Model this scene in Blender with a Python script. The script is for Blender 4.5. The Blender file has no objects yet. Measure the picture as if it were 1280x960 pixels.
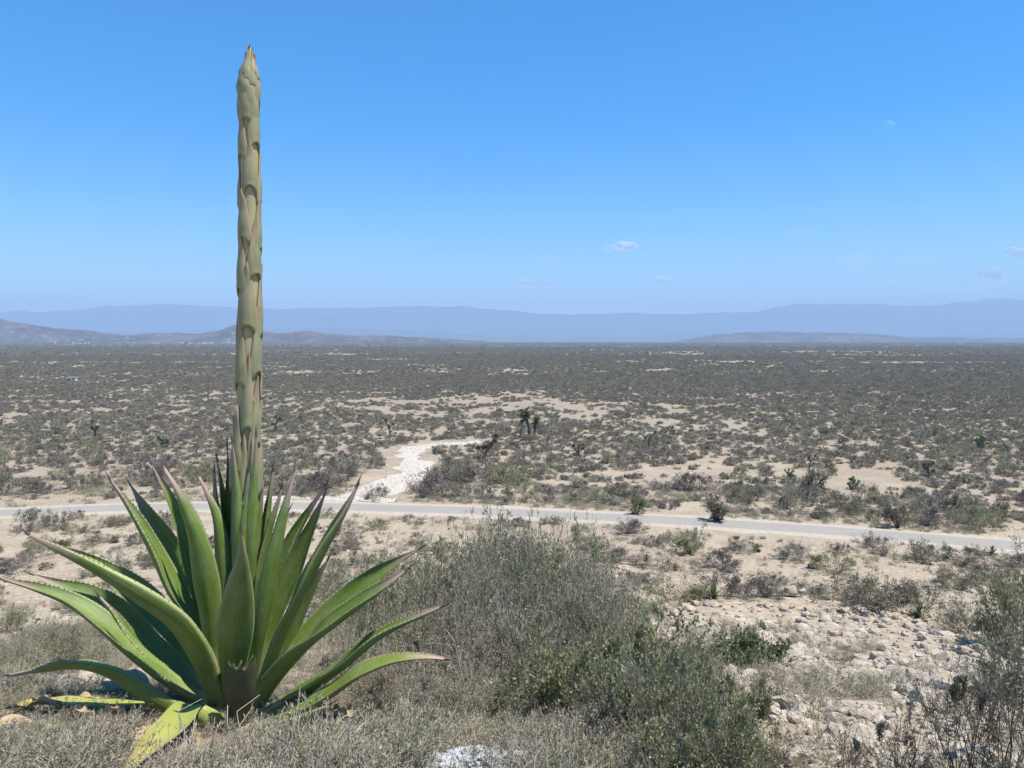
import bpy, math, random
import numpy as np
from mathutils import Vector, Matrix
R = math.radians
sc = bpy.context.scene
COL = sc.collection

# ------------------------------------------------------------------ camera
CAMZ = 20.0
PITCH = R(3.28)
HAZE_DENSITY = 1.0e-4                        # per metre
FPX = 960.0                                  # focal length in pixels of the 1280x960 photograph
cam_d = bpy.data.cameras.new('camera')
cam_d.lens = 27.0; cam_d.sensor_width = 36.0; cam_d.clip_start = 0.05; cam_d.clip_end = 200000
cam = bpy.data.objects.new('camera', cam_d); COL.objects.link(cam)
cam.location = (0, 0, CAMZ); cam.rotation_euler = (R(90) - PITCH, 0, 0)
sc.camera = cam

# ------------------------------------------------------------------ sky and sun
SUN_AZ, SUN_EL = R(110), R(66)               # azimuth clockwise from the view direction (+Y)
sun_dir = Vector((math.cos(SUN_EL) * math.sin(SUN_AZ), math.cos(SUN_EL) * math.cos(SUN_AZ), math.sin(SUN_EL)))
world = bpy.data.worlds.new('World'); sc.world = world; world.use_nodes = True
wn = world.node_tree; wn.nodes.clear()
w_out = wn.nodes.new('ShaderNodeOutputWorld'); w_bg = wn.nodes.new('ShaderNodeBackground')
w_sky = wn.nodes.new('ShaderNodeTexSky'); w_sky.sky_type = 'NISHITA'; w_sky.sun_disc = False
w_sky.sun_elevation = SUN_EL; w_sky.sun_rotation = SUN_AZ
w_sky.altitude = 1500; w_sky.air_density = 1.15; w_sky.dust_density = 0.0; w_sky.ozone_density = 4.0
w_hsv = wn.nodes.new('ShaderNodeHueSaturation'); w_hsv.inputs['Saturation'].default_value = 1.5
w_bg.inputs['Strength'].default_value = 0.127
wn.links.new(w_sky.outputs[0], w_hsv.inputs['Color']); wn.links.new(w_hsv.outputs[0], w_bg.inputs[0])
wn.links.new(w_bg.outputs[0], w_out.inputs[0])
sun_d = bpy.data.lights.new('sun', 'SUN'); sun_d.energy = 5.0; sun_d.angle = R(0.53); sun_d.color = (1, 0.945, 0.84)
sun = bpy.data.objects.new('sun', sun_d); COL.objects.link(sun)
sun.rotation_euler = (-sun_dir).to_track_quat('-Z', 'Y').to_euler(); sun.location = (0, 0, 60)
sc.view_settings.view_transform = 'Standard'; sc.view_settings.look = 'None'
sc.view_settings.exposure = 0.68; sc.view_settings.gamma = 1.0; sc.view_settings.use_curve_mapping = False
sc.cycles.max_bounces = 5; sc.cycles.diffuse_bounces = 2; sc.cycles.glossy_bounces = 2
sc.cycles.transparent_max_bounces = 8; sc.cycles.volume_bounces = 1; sc.cycles.transmission_bounces = 2

# ------------------------------------------------------------------ numeric helpers
def vnoise(x, y, seed=0):
    x = np.asarray(x, float); y = np.asarray(y, float)
    xi = np.floor(x).astype(np.int64); yi = np.floor(y).astype(np.int64)
    fx = x - xi; fy = y - yi
    fx = fx * fx * (3 - 2 * fx); fy = fy * fy * (3 - 2 * fy)
    def h(a, b):
        n = (a * 374761393 + b * 668265263 + seed * 1442695041) & 0xFFFFFFFF
        n = ((n ^ (n >> 13)) * 1274126177) & 0xFFFFFFFF
        n = n ^ (n >> 16)
        return (n & 0xFFFF) / 65535.0
    return (h(xi, yi) * (1 - fx) + h(xi + 1, yi) * fx) * (1 - fy) + (h(xi, yi + 1) * (1 - fx) + h(xi + 1, yi + 1) * fx) * fy
def fbm(x, y, seed=0, octv=4):
    s = 0; a = 0.5; t = 0
    for i in range(octv):
        s = s + a * vnoise(x, y, seed + i * 17); t += a
        x = np.asarray(x) * 2.03 + 5.1; y = np.asarray(y) * 2.03 + 1.7; a *= 0.5
    return s / t
def smooth(a, b, x):
    t = np.clip((np.asarray(x, float) - a) / (b - a), 0, 1)
    return t * t * (3 - 2 * t)

# ------------------------------------------------------------------ terrain
RX = np.array([-400, -120, -58.5, -47.8, -26.4, -3.7, 19.2, 33.2, 47.3, 100, 400.])
RY = np.array([60, 79, 87.7, 90.6, 91.9, 88.9, 83.8, 79.7, 74.4, 52, 40.])
_rx = np.linspace(-400, 400, 1601); _ry = np.interp(_rx, RX, RY)
_k = np.exp(-np.linspace(-2, 2, 33) ** 2); _k /= _k.sum()
_ryp = np.concatenate([np.full(16, _ry[0]), _ry, np.full(16, _ry[-1])]); _ry = np.convolve(_ryp, _k, 'valid')
def road_y(x): return np.interp(x, _rx, _ry)
PY = np.array([-400, -60, -6, 0, 3.3, 4.7, 8, 11, 14.5, 17, 22, 30, 40, 48, 56, 70, 1e6])
PZ = np.array([60, 26, 19.0, 18.45, 18.06, 17.69, 16.5, 15.75, 14.9, 13.6, 10.0, 5.6, 2.2, 0.75, 0.2, 0, 0])
def terrain(x, y):
    x = np.asarray(x, float); y = np.asarray(y, float)
    yr = road_y(x); off = yr - y                       # metres short of the road
    s = y
    s = np.where(off < 16, np.maximum(s, y + (70 - y) * smooth(16, 6, off)), s)
    z = np.interp(s, PY, PZ)
    hill = smooth(68, 50, s)
    far = smooth(160, 420, np.hypot(x, y))
    z = z + hill * ((fbm(x / 9, y / 9, 3) - 0.5) * 0.8 * smooth(9, 20, y) + (fbm(x / 1.6, y / 1.6, 9) - 0.5) * 0.22)
    z = z + hill * 0.35 * np.exp(-((y - 13.2) / 1.6) ** 2) * smooth(1.0, 3.5, x)      # low stony lip
    z = z + far * (fbm(x / 160, y / 160, 21) - 0.5) * 1.6
    return z
def T(x, y): return float(terrain(x, y))
CP, SP = math.cos(PITCH), math.sin(PITCH)
def ray(px, py):
    a = (px - 640) / FPX; b = (480 - py) / FPX
    return Vector((a, CP + b * SP, -SP + b * CP))
def at(px, py, Y):
    """point of the photograph's sight line at the given distance ahead"""
    d = ray(px, py); return Vector((0, 0, CAMZ)) + d * (Y / d.y)
def ground(px, py):
    """where a sight line meets the terrain"""
    d = ray(px, py)
    ys = np.exp(np.linspace(math.log(2.0), math.log(20000), 2500))
    k = ys / d.y
    dz = CAMZ + d.z * k - terrain(d.x * k, ys)
    i = int(np.argmax(dz < 0)) if (dz < 0).any() else len(ys) - 1
    i = max(i, 1)
    y = ys[i - 1] + (ys[i] - ys[i - 1]) * dz[i - 1] / max(dz[i - 1] - dz[i], 1e-9)
    return Vector((d.x * y / d.y, y, T(d.x * y / d.y, y)))
def pxm(p):                                              # pixels of the photograph per metre at a point
    return FPX / ((p.y) * CP - (p.z - CAMZ) * SP)

# ------------------------------------------------------------------ object helpers
def tag(o, label=None, cat=None, group=None, kind=None):
    if label: o['label'] = label
    if cat: o['category'] = cat
    if group: o['group'] = group
    if kind: o['kind'] = kind
    return o
def mesh_np(name, V, F, mats, mi=None, sm=False, attrs=None):
    """V (n,3), F list of (m,k) int arrays"""
    me = bpy.data.meshes.new(name)
    V = np.asarray(V, np.float32); F = [np.asarray(f, np.int32) for f in F if len(f)]
    me.vertices.add(len(V)); me.vertices.foreach_set('co', V.ravel())
    tot = np.concatenate([np.full(len(f), f.shape[1], np.int32) for f in F])
    loops = np.concatenate([f.ravel() for f in F])
    me.loops.add(len(loops)); me.loops.foreach_set('vertex_index', loops)
    me.polygons.add(len(tot)); st = np.concatenate([[0], np.cumsum(tot)[:-1]]).astype(np.int32)
    me.polygons.foreach_set('loop_start', st); me.polygons.foreach_set('loop_total', tot)
    if mi is not None: me.polygons.foreach_set('material_index', np.asarray(mi, np.int32))
    me.polygons.foreach_set('use_smooth', np.full(len(tot), sm, bool))
    for m in (mats if isinstance(mats, (list, tuple)) else [mats]): me.materials.append(m)
    for k, v in (attrs or {}).items():
        v = np.asarray(v, np.float32)
        if v.ndim == 1:
            a = me.attributes.new(k, 'FLOAT', 'POINT'); a.data.foreach_set('value', v)
        else:
            a = me.attributes.new(k, 'FLOAT_VECTOR', 'POINT'); a.data.foreach_set('vector', v.ravel())
    me.update(calc_edges=True); me.validate()
    return me
def link(name, me, parent=None, loc=(0, 0, 0), rz=0.0, scale=1.0):
    o = bpy.data.objects.new(name, me); COL.objects.link(o)
    if parent is not None: o.parent = parent
    o.location = loc; o.rotation_euler = (0, 0, rz)
    o.scale = (scale,) * 3 if not hasattr(scale, '__len__') else scale
    return o
def copy_tree(o, parent=None):
    c = o.copy(); COL.objects.link(c); c.parent = parent
    for ch in list(o.children): copy_tree(ch, c)
    return c

# ------------------------------------------------------------------ materials
class NT:
    def __init__(s, name):
        s.m = bpy.data.materials.new(name); s.m.use_nodes = True; s.t = s.m.node_tree; s.t.nodes.clear()
        s.out = s.n('ShaderNodeOutputMaterial')
    def n(s, t, **kw):
        nd = s.t.nodes.new(t)
        for k, v in kw.items():
            if hasattr(nd, k) and k not in nd.inputs: setattr(nd, k, v)
            else: nd.inputs[k].default_value = v
        return nd
    def l(s, a, b): s.t.links.new(a, b)
    def noise(s, vec, scale, detail=4, rough=0.55, dist=0.0):
        n = s.n('ShaderNodeTexNoise'); n.inputs['Scale'].default_value = scale; n.inputs['Detail'].default_value = detail
        n.inputs['Roughness'].default_value = rough; n.inputs['Distortion'].default_value = dist
        if vec is not None: s.l(vec, n.inputs['Vector'])
        return n.outputs['Fac']
    def ramp(s, fac, stops, interp='LINEAR'):
        r = s.n('ShaderNodeValToRGB'); r.color_ramp.interpolation = interp; cr = r.color_ramp
        while len(cr.elements) < len(stops): cr.elements.new(0.5)
        for e, (p, c) in zip(cr.elements, stops):
            e.position = p; e.color = (c, c, c, 1) if isinstance(c, (int, float)) else (*c, 1)
        s.l(fac, r.inputs[0]); return r.outputs[0]
    def mix(s, f, a, b, mode='MIX'):
        m = s.n('ShaderNodeMix'); m.data_type = 'RGBA'; m.blend_type = mode
        for v, i in ((f, 0), (a, 6), (b, 7)):
            if hasattr(v, 'links') or hasattr(v, 'is_output'): s.l(v, m.inputs[i])
            elif isinstance(v, (int, float)): m.inputs[i].default_value = v if i == 0 else (v, v, v, 1)
            else: m.inputs[i].default_value = (*v, 1)
        return m.outputs[2]
    def math(s, op, a, b=0.0):
        m = s.n('ShaderNodeMath'); m.operation = op
        for v, i in ((a, 0), (b, 1)):
            if hasattr(v, 'is_output'): s.l(v, m.inputs[i])
            else: m.inputs[i].default_value = v
        return m.outputs[0]
    def attr(s, name): 
        a = s.n('ShaderNodeAttribute'); a.attribute_name = name; return a
    def pbr(s, col, rough=0.9, bump=None, bstr=0.3, bdist=0.01, spec=0.3):
        p = s.n('ShaderNodeBsdfPrincipled')
        if hasattr(col, 'is_output'): s.l(col, p.inputs['Base Color'])
        else: p.inputs['Base Color'].default_value = (*col, 1)
        if hasattr(rough, 'is_output'): s.l(rough, p.inputs['Roughness'])
        else: p.inputs['Roughness'].default_value = rough
        p.inputs['Specular IOR Level'].default_value = spec
        if bump is not None:
            b = s.n('ShaderNodeBump'); b.inputs['Strength'].default_value = bstr; b.inputs['Distance'].default_value = bdist
            s.l(bump, b.inputs['Height']); s.l(b.outputs[0], p.inputs['Normal'])
        return p.outputs[0]
    def done(s, sh, vol=None):
        if sh is not None: s.l(sh, s.out.inputs['Surface'])
        if vol is not None: s.l(vol, s.out.inputs['Volume'])
        return s.m

def leaf_mat(name, c0, c1, c2, trans=0.25, rough=0.7):
    """leaf colours: c0..c1 by leaf tint attribute, c2 mixed in by plant"""
    k = NT(name); a = k.attr('v'); oi = k.n('ShaderNodeObjectInfo')
    col = k.mix(a.outputs['Fac'], c0, c1)
    col = k.mix(k.math('MULTIPLY', oi.outputs['Random'], 0.75), col, c2)
    p = k.n('ShaderNodeBsdfPrincipled', Roughness=rough); p.inputs['Specular IOR Level'].default_value = 0.25; k.l(col, p.inputs['Base Color'])
    t = k.n('ShaderNodeBsdfTranslucent'); k.l(col, t.inputs['Color'])
    m = k.n('ShaderNodeMixShader', Fac=trans); k.l(p.outputs[0], m.inputs[1]); k.l(t.outputs[0], m.inputs[2])
    return k.done(m.outputs[0])
def twig_mat(name, c0, c1):
    k = NT(name); g = k.n('ShaderNodeNewGeometry'); a = k.attr('v')
    f = k.noise(g.outputs['Position'], 14, 3)
    col = k.mix(a.outputs['Fac'], c0, c1); col = k.mix(k.math('MULTIPLY', f, 0.5), col, tuple(x * 0.5 for x in c0))
    return k.done(k.pbr(col, 0.85, spec=0.2))

SOIL = (0.30, 0.24, 0.168); SOIL2 = (0.405, 0.335, 0.245); SOIL3 = (0.23, 0.175, 0.125); CALICHE = (0.54, 0.48, 0.39)
def ground_mat():
    k = NT('desert_ground'); g = k.n('ShaderNodeNewGeometry'); P = g.outputs['Position']
    big = k.noise(P, 0.02, 5, 0.6); mid = k.noise(P, 0.22, 5, 0.62); fine = k.noise(P, 3.0, 6, 0.7); grit = k.noise(P, 26.0, 5, 0.7)
    col = k.mix(k.ramp(mid, [(0.36, 0.0), (0.64, 1.0)]), SOIL, SOIL2)
    col = k.mix(k.ramp(big, [(0.42, 0.0), (0.70, 0.7)]), col, SOIL3)
    col = k.mix(k.ramp(fine, [(0.50, 0.0), (0.66, 0.85)]), col, CALICHE)
    col = k.mix(k.ramp(grit, [(0.30, 0.55), (0.52, 0.0)]), col, (0.13, 0.10, 0.08))
    # distance from the hill: fields and scrub too far away to tell plants apart
    sep = k.n('ShaderNodeSeparateXYZ'); k.l(P, sep.inputs[0])
    ln = k.n('ShaderNodeVectorMath'); ln.operation = 'LENGTH'; k.l(P, ln.inputs[0])
    farf = k.ramp(k.math('MULTIPLY', ln.outputs['Value'], 1 / 6000.0), [(0.2, 0.0), (0.42, 1.0)])
    mp = k.n('ShaderNodeMapping'); mp.inputs['Scale'].default_value = (0.0011, 0.0034, 1); k.l(P, mp.inputs[0])
    field = k.noise(mp.outputs[0], 1.0, 6, 0.6)
    scrub = k.mix(k.noise(P, 0.012, 5, 0.7), (0.10, 0.105, 0.075), (0.17, 0.15, 0.115))
    scrub = k.mix(k.ramp(field, [(0.56, 0.0), (0.66, 0.8)]), scrub, (0.33, 0.25, 0.19))
    lit = k.ramp(k.math('MULTIPLY', ln.outputs['Value'], 1 / 400.0), [(0.15, 0.0), (0.5, 1.0)])
    col = k.mix(k.math('MULTIPLY', lit, k.ramp(k.noise(P, 0.45, 5, 0.7), [(0.38, 0.15), (0.6, 0.85)])), col, (0.235, 0.195, 0.145))
    col = k.mix(farf, col, scrub)
    h = k.math('ADD', k.math('MULTIPLY', fine, 0.6), k.math('MULTIPLY', grit, 0.25))
    return k.done(k.pbr(col, 0.95, h, 0.7, 0.05, 0.15))
M = {}
M['ground'] = ground_mat()
def asphalt():
    k = NT('worn_asphalt'); g = k.n('ShaderNodeNewGeometry'); P = g.outputs['Position']
    col = k.mix(k.noise(P, 0.35, 5, 0.6), (0.265, 0.24, 0.208), (0.335, 0.305, 0.262))
    col = k.mix(k.ramp(k.noise(P, 18, 4), [(0.35, 0.35), (0.6, 0.0)]), col, (0.19, 0.185, 0.18))
    return k.done(k.pbr(col, 0.85, k.noise(P, 40, 3), 0.3, 0.01))
M['asphalt'] = asphalt()
def stone(name, c0, c1, c2, sc_=9.0, holes=False):
    k = NT(name); g = k.n('ShaderNodeNewGeometry'); P = g.outputs['Position']; oi = k.n('ShaderNodeObjectInfo')
    a = k.noise(P, sc_, 6, 0.65); b = k.noise(P, sc_ * 4, 5, 0.7)
    col = k.mix(k.ramp(a, [(0.35, 0.0), (0.62, 1.0)]), c0, c1)
    col = k.mix(k.math('MULTIPLY', oi.outputs['Random'], 0.6), col, c2)
    col = k.mix(k.ramp(b, [(0.30, 0.7), (0.48, 0.0)]), col, tuple(x * 0.35 for x in c0))
    return k.done(k.pbr(col, 0.92, k.math('ADD', a, k.math('MULTIPLY', b, 0.5)), 0.6, 0.02, 0.2))
M['rock'] = stone('limestone', (0.31, 0.255, 0.19), (0.50, 0.44, 0.355), (0.34, 0.29, 0.235))
M['shoulder'] = stone('dusty_shoulder', (0.36, 0.305, 0.235), (0.47, 0.41, 0.33), (0.4, 0.35, 0.28), 2.0)
M['white_rock'] = stone('white_karst_rock', (0.24, 0.235, 0.23), (0.52, 0.51, 0.50), (0.42, 0.42, 0.42), 15.0)
M['caliche'] = stone('caliche', (0.38, 0.33, 0.27), (0.58, 0.53, 0.455), (0.45, 0.40, 0.34), 1.2)

# ------------------------------------------------------------------ ground sheet
def build_ground():
    an = np.concatenate([np.arange(-180, -50, 4.0), np.arange(-50, 50, 0.3), np.arange(50, 180, 4.0)])
    an = np.radians(an); na = len(an)
    rr = [0.6]
    while rr[-1] < 25000: rr.append(rr[-1] * (1.02 if rr[-1] < 1500 else 1.06) )
    rr = np.array(rr); nr = len(rr)
    A, Rr = np.meshgrid(an, rr)
    X = np.sin(A) * Rr; Y = np.cos(A) * Rr
    V = np.stack([X.ravel(), Y.ravel(), terrain(X, Y).ravel()], 1)
    i = np.arange(nr - 1)[:, None] * na; j = np.arange(na)[None, :]; j2 = (j + 1) % na
    Q = np.stack([i + j, i + na + j, i + na + j2, i + j2], -1).reshape(-1, 4)[:, ::-1]
    V = np.vstack([V, [[0, 0, T(0, 0)]]])
    c = len(V) - 1; jj = np.arange(na)
    tri = np.stack([jj, (jj + 1) % na, np.full(na, c)], 1)[:, ::-1]
    me = mesh_np('ground', V, [Q, tri], M['ground'], sm=True)
    tag(link('ground', me), kind='structure')
build_ground()

def ribbon(name, xs, yc, half, dz, mat, ragged=0.0, seed=0, nacross=7, along=None):
    """a draped sheet following a line (xs,yc)"""
    xs = np.asarray(xs); yc = np.asarray(yc); t = np.stack([np.gradient(xs), np.gradient(yc)], 1); t /= np.linalg.norm(t, axis=1)[:, None]
    nrm = np.stack([-t[:, 1], t[:, 0]], 1)
    half = np.broadcast_to(half, xs.shape); u = np.linspace(-1, 1, nacross)
    s = np.cumsum(np.r_[0, np.hypot(np.diff(xs), np.diff(yc))])
    L = half * (1 + ragged * (fbm(s / 3, s * 0 + 3, seed) - 0.5) * 2); Rr = half * (1 + ragged * (fbm(s / 3, s * 0 + 9, seed + 5) - 0.5) * 2)
    W = np.where(u[None, :] < 0, -u[None, :] * -L[:, None], u[None, :] * Rr[:, None])
    X = xs[:, None] + nrm[:, :1] * W; Y = yc[:, None] + nrm[:, 1:] * W
    Z = terrain(X, Y) + dz - np.where(np.abs(u) > 0.99, dz * 1.6, 0)[None, :]
    n, m = X.shape; V = np.stack([X.ravel(), Y.ravel(), Z.ravel()], 1)
    i = np.arange(n - 1)[:, None] * m; j = np.arange(m - 1)[None, :]
    Q = np.stack([i + j, i + m + j, i + m + j + 1, i + j + 1], -1).reshape(-1, 4)
    me = mesh_np(name, V, [Q], mat, sm=True)
    return tag(link(name, me), kind='structure')
xs = np.arange(-180, 150, 1.0)
ribbon('road_shoulder', xs, road_y(xs), 3.7, 0.035, M['shoulder'], 0.22, 3)
ribbon('road', xs, road_y(xs), 2.75, 0.07, M['asphalt'], 0.0, nacross=5)
# the white track bulldozed into the scrub beyond the road
tp = [ground(p, r) for p, r in ((438, 625), (470, 615), (505, 600), (520, 588), (512, 574), (508, 563), (530, 557), (565, 554), (600, 552))]
ty = np.interp(np.linspace(0, 8, 90), range(9), [p.y for p in tp]); tx = np.interp(np.linspace(0, 8, 90), range(9), [p.x for p in tp])
ribbon('track', tx, ty, np.interp(np.linspace(0, 8, 90), range(9), [4.2, 4.0, 3.4, 2.8, 2.6, 3.0, 3.4, 2.8, 1.4]), 0.06, M['caliche'], 0.95, 4)
vx = np.arange(-32, -14, 0.7)
ribbon('road_verge', vx, road_y(vx) + 4.9, 1.3, 0.05, M['caliche'], 0.9, 8)

# ------------------------------------------------------------------ mountains
def hill_mat(name, c0, c1, c2, s):
    k = NT(name); g = k.n('ShaderNodeNewGeometry'); P = g.outputs['Position']
    a = k.noise(P, s, 6, 0.65); b = k.noise(P, s * 5, 5, 0.7)
    col = k.mix(k.ramp(a, [(0.4, 0.0), (0.62, 1.0)]), c0, c1); col = k.mix(k.ramp(b, [(0.56, 0.0), (0.70, 0.9)]), col, c2)
    return k.done(k.pbr(col, 0.95, a, 0.5, 30.0, 0.1))
M['near_hill'] = hill_mat('near_hill', (0.06, 0.055, 0.05), (0.12, 0.10, 0.085), (0.34, 0.29, 0.23), 0.004)
M['far_hill'] = hill_mat('far_hill', (0.08, 0.085, 0.07), (0.12, 0.115, 0.09), (0.14, 0.13, 0.1), 0.0011)
def mountain(name, dist, depth, prof, mat, seed, rough=0.25, fscale=None):
    """prof: (px,row) of the skyline in the photograph"""
    px = np.array([p[0] for p in prof], float); hh = np.array([(425 - p[1]) / FPX * dist for p in prof])
    n = 320; m = 36
    xpx = np.linspace(px[0], px[-1], n); H = np.interp(xpx, px, hh)
    kk = np.hanning(9); kk /= kk.sum(); H = np.convolve(np.pad(H, 4, mode='edge'), kk, 'valid')
    H = H * (1 + .10 * (fbm(xpx / 26.0, xpx * 0 + seed, seed + 7, 5) - .5)) + (fbm(xpx / 14.0, xpx * 0 + seed, seed + 9, 4) - .5) * 3.2 / FPX * dist * smooth(0, 6 / FPX * dist, H)
    v = np.linspace(-1, 1, m)
    Xc = (xpx - 640) / FPX * dist
    X = Xc[:, None] * (1 + v[None, :] * depth / dist); Y = dist + v[None, :] * depth + 0 * X
    fs = fscale or depth / 2.2
    f = fbm(X / fs, Y / fs, seed, 5); rdg = 1 - np.abs(fbm(X / fs * 1.7, Y / fs * 0.9, seed + 40, 5) - 0.5) * 2
    shape = np.clip(1 - np.abs(v) ** 1.3, 0, 1)[None, :]
    Z = H[:, None] * (shape + rough * (rdg - 0.75) * (1 - np.abs(v))[None, :] ** 0.7 * np.abs(v)[None, :] * 3) * (0.93 + 0.14 * f) - 3
    Z = np.minimum(Z, (H[:, None] * (0.97 + 0.08 * (f - 0.5))))
    V = np.stack([X.ravel(), Y.ravel(), Z.ravel()], 1)
    i = np.arange(n - 1)[:, None] * m; j = np.arange(m - 1)[None, :]
    Q = np.stack([i + j, i + m + j, i + m + j + 1, i + j + 1], -1).reshape(-1, 4)
    return tag(link(name, mesh_np(name, V, [Q], mat, sm=True)), kind='structure')
mountain('far_mountains', 20500, 2500, [(-900, 395), (-500, 378), (-200, 385), (60, 388), (150, 381), (240, 379), (330, 385), (420, 384), (470, 382), (530, 380), (580, 382), (640, 386), (700, 391), (790, 390), (860, 392), (950, 388), (985, 379), (1040, 377), (1110, 379), (1150, 381), (1200, 374), (1255, 371), (1300, 374), (1500, 382), (1800, 378), (2200, 392)], M['far_hill'], 5, 0.3)
mountain('middle_mountains', 15000, 1800, [(-600, 415), (-100, 408), (150, 414), (420, 407), (520, 413), (650, 417), (760, 419), (870, 416), (1000, 416), (1120, 418), (1300, 413), (1600, 418), (1900, 424)], M['far_hill'], 15, 0.3)
mountain('mesa_hill', 7200, 500, [(835, 425.5), (860, 421), (890, 416), (930, 413), (985, 412), (1040, 412.5), (1080, 413.5), (1120, 417), (1150, 419.5), (1180, 418.5), (1230, 419.5), (1300, 420), (1420, 424), (1500, 425.5)], M['near_hill'], 33, 0.25)
mountain('near_hills', 4900, 420, [(-420, 425), (-300, 405), (-160, 392), (-60, 398), (0, 394), (20, 398), (60, 405), (100, 408), (115, 407), (130, 411), (155, 415), (200, 412), (250, 412), (275, 409), (290, 403), (298, 400), (310, 404), (330, 411), (360, 412), (385, 409), (410, 413), (440, 415), (470, 414), (510, 416), (560, 419), (600, 422), (640, 425), (700, 425.6)], M['near_hill'], 51, 0.25)

# ------------------------------------------------------------------ the flowering agave
AGY = 4.7
ag0 = at(292, 882, AGY); AGX = ag0.x; AGZ = T(AGX, AGY)
def agave_leaf_mat():
    k = NT('agave_leaf'); a = k.attr('lt'); b = k.attr('lu'); oi = k.n('ShaderNodeObjectInfo')
    g = k.n('ShaderNodeNewGeometry')
    cmb = k.n('ShaderNodeCombineXYZ'); k.l(k.math('MULTIPLY', a.outputs['Fac'], 2.2), cmb.inputs[0]); k.l(k.math('MULTIPLY', b.outputs['Fac'], 11.0), cmb.inputs[1])
    k.l(k.math('MULTIPLY', oi.outputs['Random'], 40.0), cmb.inputs[2])
    streak = k.noise(cmb.outputs[0], 1.6, 5, 0.6); blot = k.noise(g.outputs['Position'], 7.0, 5, 0.65); spk = k.noise(g.outputs['Position'], 60.0, 4, 0.6)
    col = k.mix(k.ramp(streak, [(0.35, 0.0), (0.65, 1.0)]), (0.075, 0.135, 0.020), (0.175, 0.240, 0.045))
    col = k.mix(k.ramp(blot, [(0.45, 0.0), (0.68, 0.75)]), col, (0.20, 0.235, 0.10))
    col = k.mix(k.ramp(a.outputs['Fac'], [(0.02, 0.75), (0.20, 0.0)]), col, (0.33, 0.37, 0.17))
    ed = k.math('ABSOLUTE', b.outputs['Fac'])
    col = k.mix(k.ramp(ed, [(0.88, 0.0), (0.98, 0.8)]), col, (0.36, 0.38, 0.19))
    tipc = k.attr('tip'); dry = k.attr('dry')
    tf = k.math('MULTIPLY', k.ramp(k.math('ADD', a.outputs['Fac'], k.math('MULTIPLY', streak, 0.12)), [(0.86, 0.0), (1.05, 0.9)]), tipc.outputs['Fac'])
    col = k.mix(tf, col, (0.36, 0.25, 0.205))
    dcol = k.mix(k.ramp(a.outputs['Fac'], [(0.35, 0.0), (0.9, 1.0)]), (0.33, 0.37, 0.09), (0.46, 0.36, 0.11))
    col = k.mix(dry.outputs['Fac'], col, dcol)
    col = k.mix(k.ramp(spk, [(0.66, 0.0), (0.78, 0.5)]), col, (0.12, 0.11, 0.06))
    rough = k.ramp(blot, [(0.3, 0.38), (0.7, 0.60)])
    return k.done(k.pbr(col, rough, k.math('ADD', streak, k.math('MULTIPLY', blot, 1.5)), 0.22, 0.02, 0.45))
M['agave'] = agave_leaf_mat()
def simple(name, col, rough=0.7, s=30.0, amp=0.5):
    k = NT(name); g = k.n('ShaderNodeNewGeometry'); n = k.noise(g.outputs['Position'], s, 5, 0.65)
    c = k.mix(k.ramp(n, [(0.35, 0.0), (0.65, 1.0)]), tuple(x * (1 - amp * 0.6) for x in col), tuple(min(x * (1 + amp * 0.4), 0.9) for x in col))
    return k.done(k.pbr(c, rough, n, 0.3, 0.01))
M['spine'] = simple('agave_spine', (0.10, 0.07, 0.06), 0.5)
M['tooth'] = simple('agave_tooth', (0.20, 0.15, 0.10), 0.5)
M['dry_leaf'] = simple('dry_agave_leaf', (0.42, 0.31, 0.19), 0.8, 12)
M['stub'] = simple('broken_leaf', (0.085, 0.085, 0.042), 0.7, 9)

def spline(P, n):
    P = np.asarray(P, float); m = len(P)
    Q = np.vstack([2 * P[0] - P[1], P, 2 * P[-1] - P[-2]])
    d = np.r_[0, np.cumsum(np.linalg.norm(np.diff(P, axis=0), axis=1))]; s = np.linspace(0, d[-1], n); out = []
    for x in s:
        i = min(max(np.searchsorted(d, x) - 1, 0), m - 2); t = (x - d[i]) / (d[i + 1] - d[i])
        p0, p1, p2, p3 = Q[i], Q[i + 1], Q[i + 2], Q[i + 3]
        out.append(0.5 * (2 * p1 + (p2 - p0) * t + (2 * p0 - 5 * p1 + 4 * p2 - p3) * t * t + (3 * p1 - p0 - 3 * p2 + p3) * t ** 3))
    return np.array(out)
WT = np.array([0, .08, .18, .32, .46, .60, .74, .86, .94, 1.0]); WV = np.array([.78, .66, .70, .88, 1.0, .93, .68, .36, .15, .02])
def nz(v): return v / max(np.linalg.norm(v), 1e-9)
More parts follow.
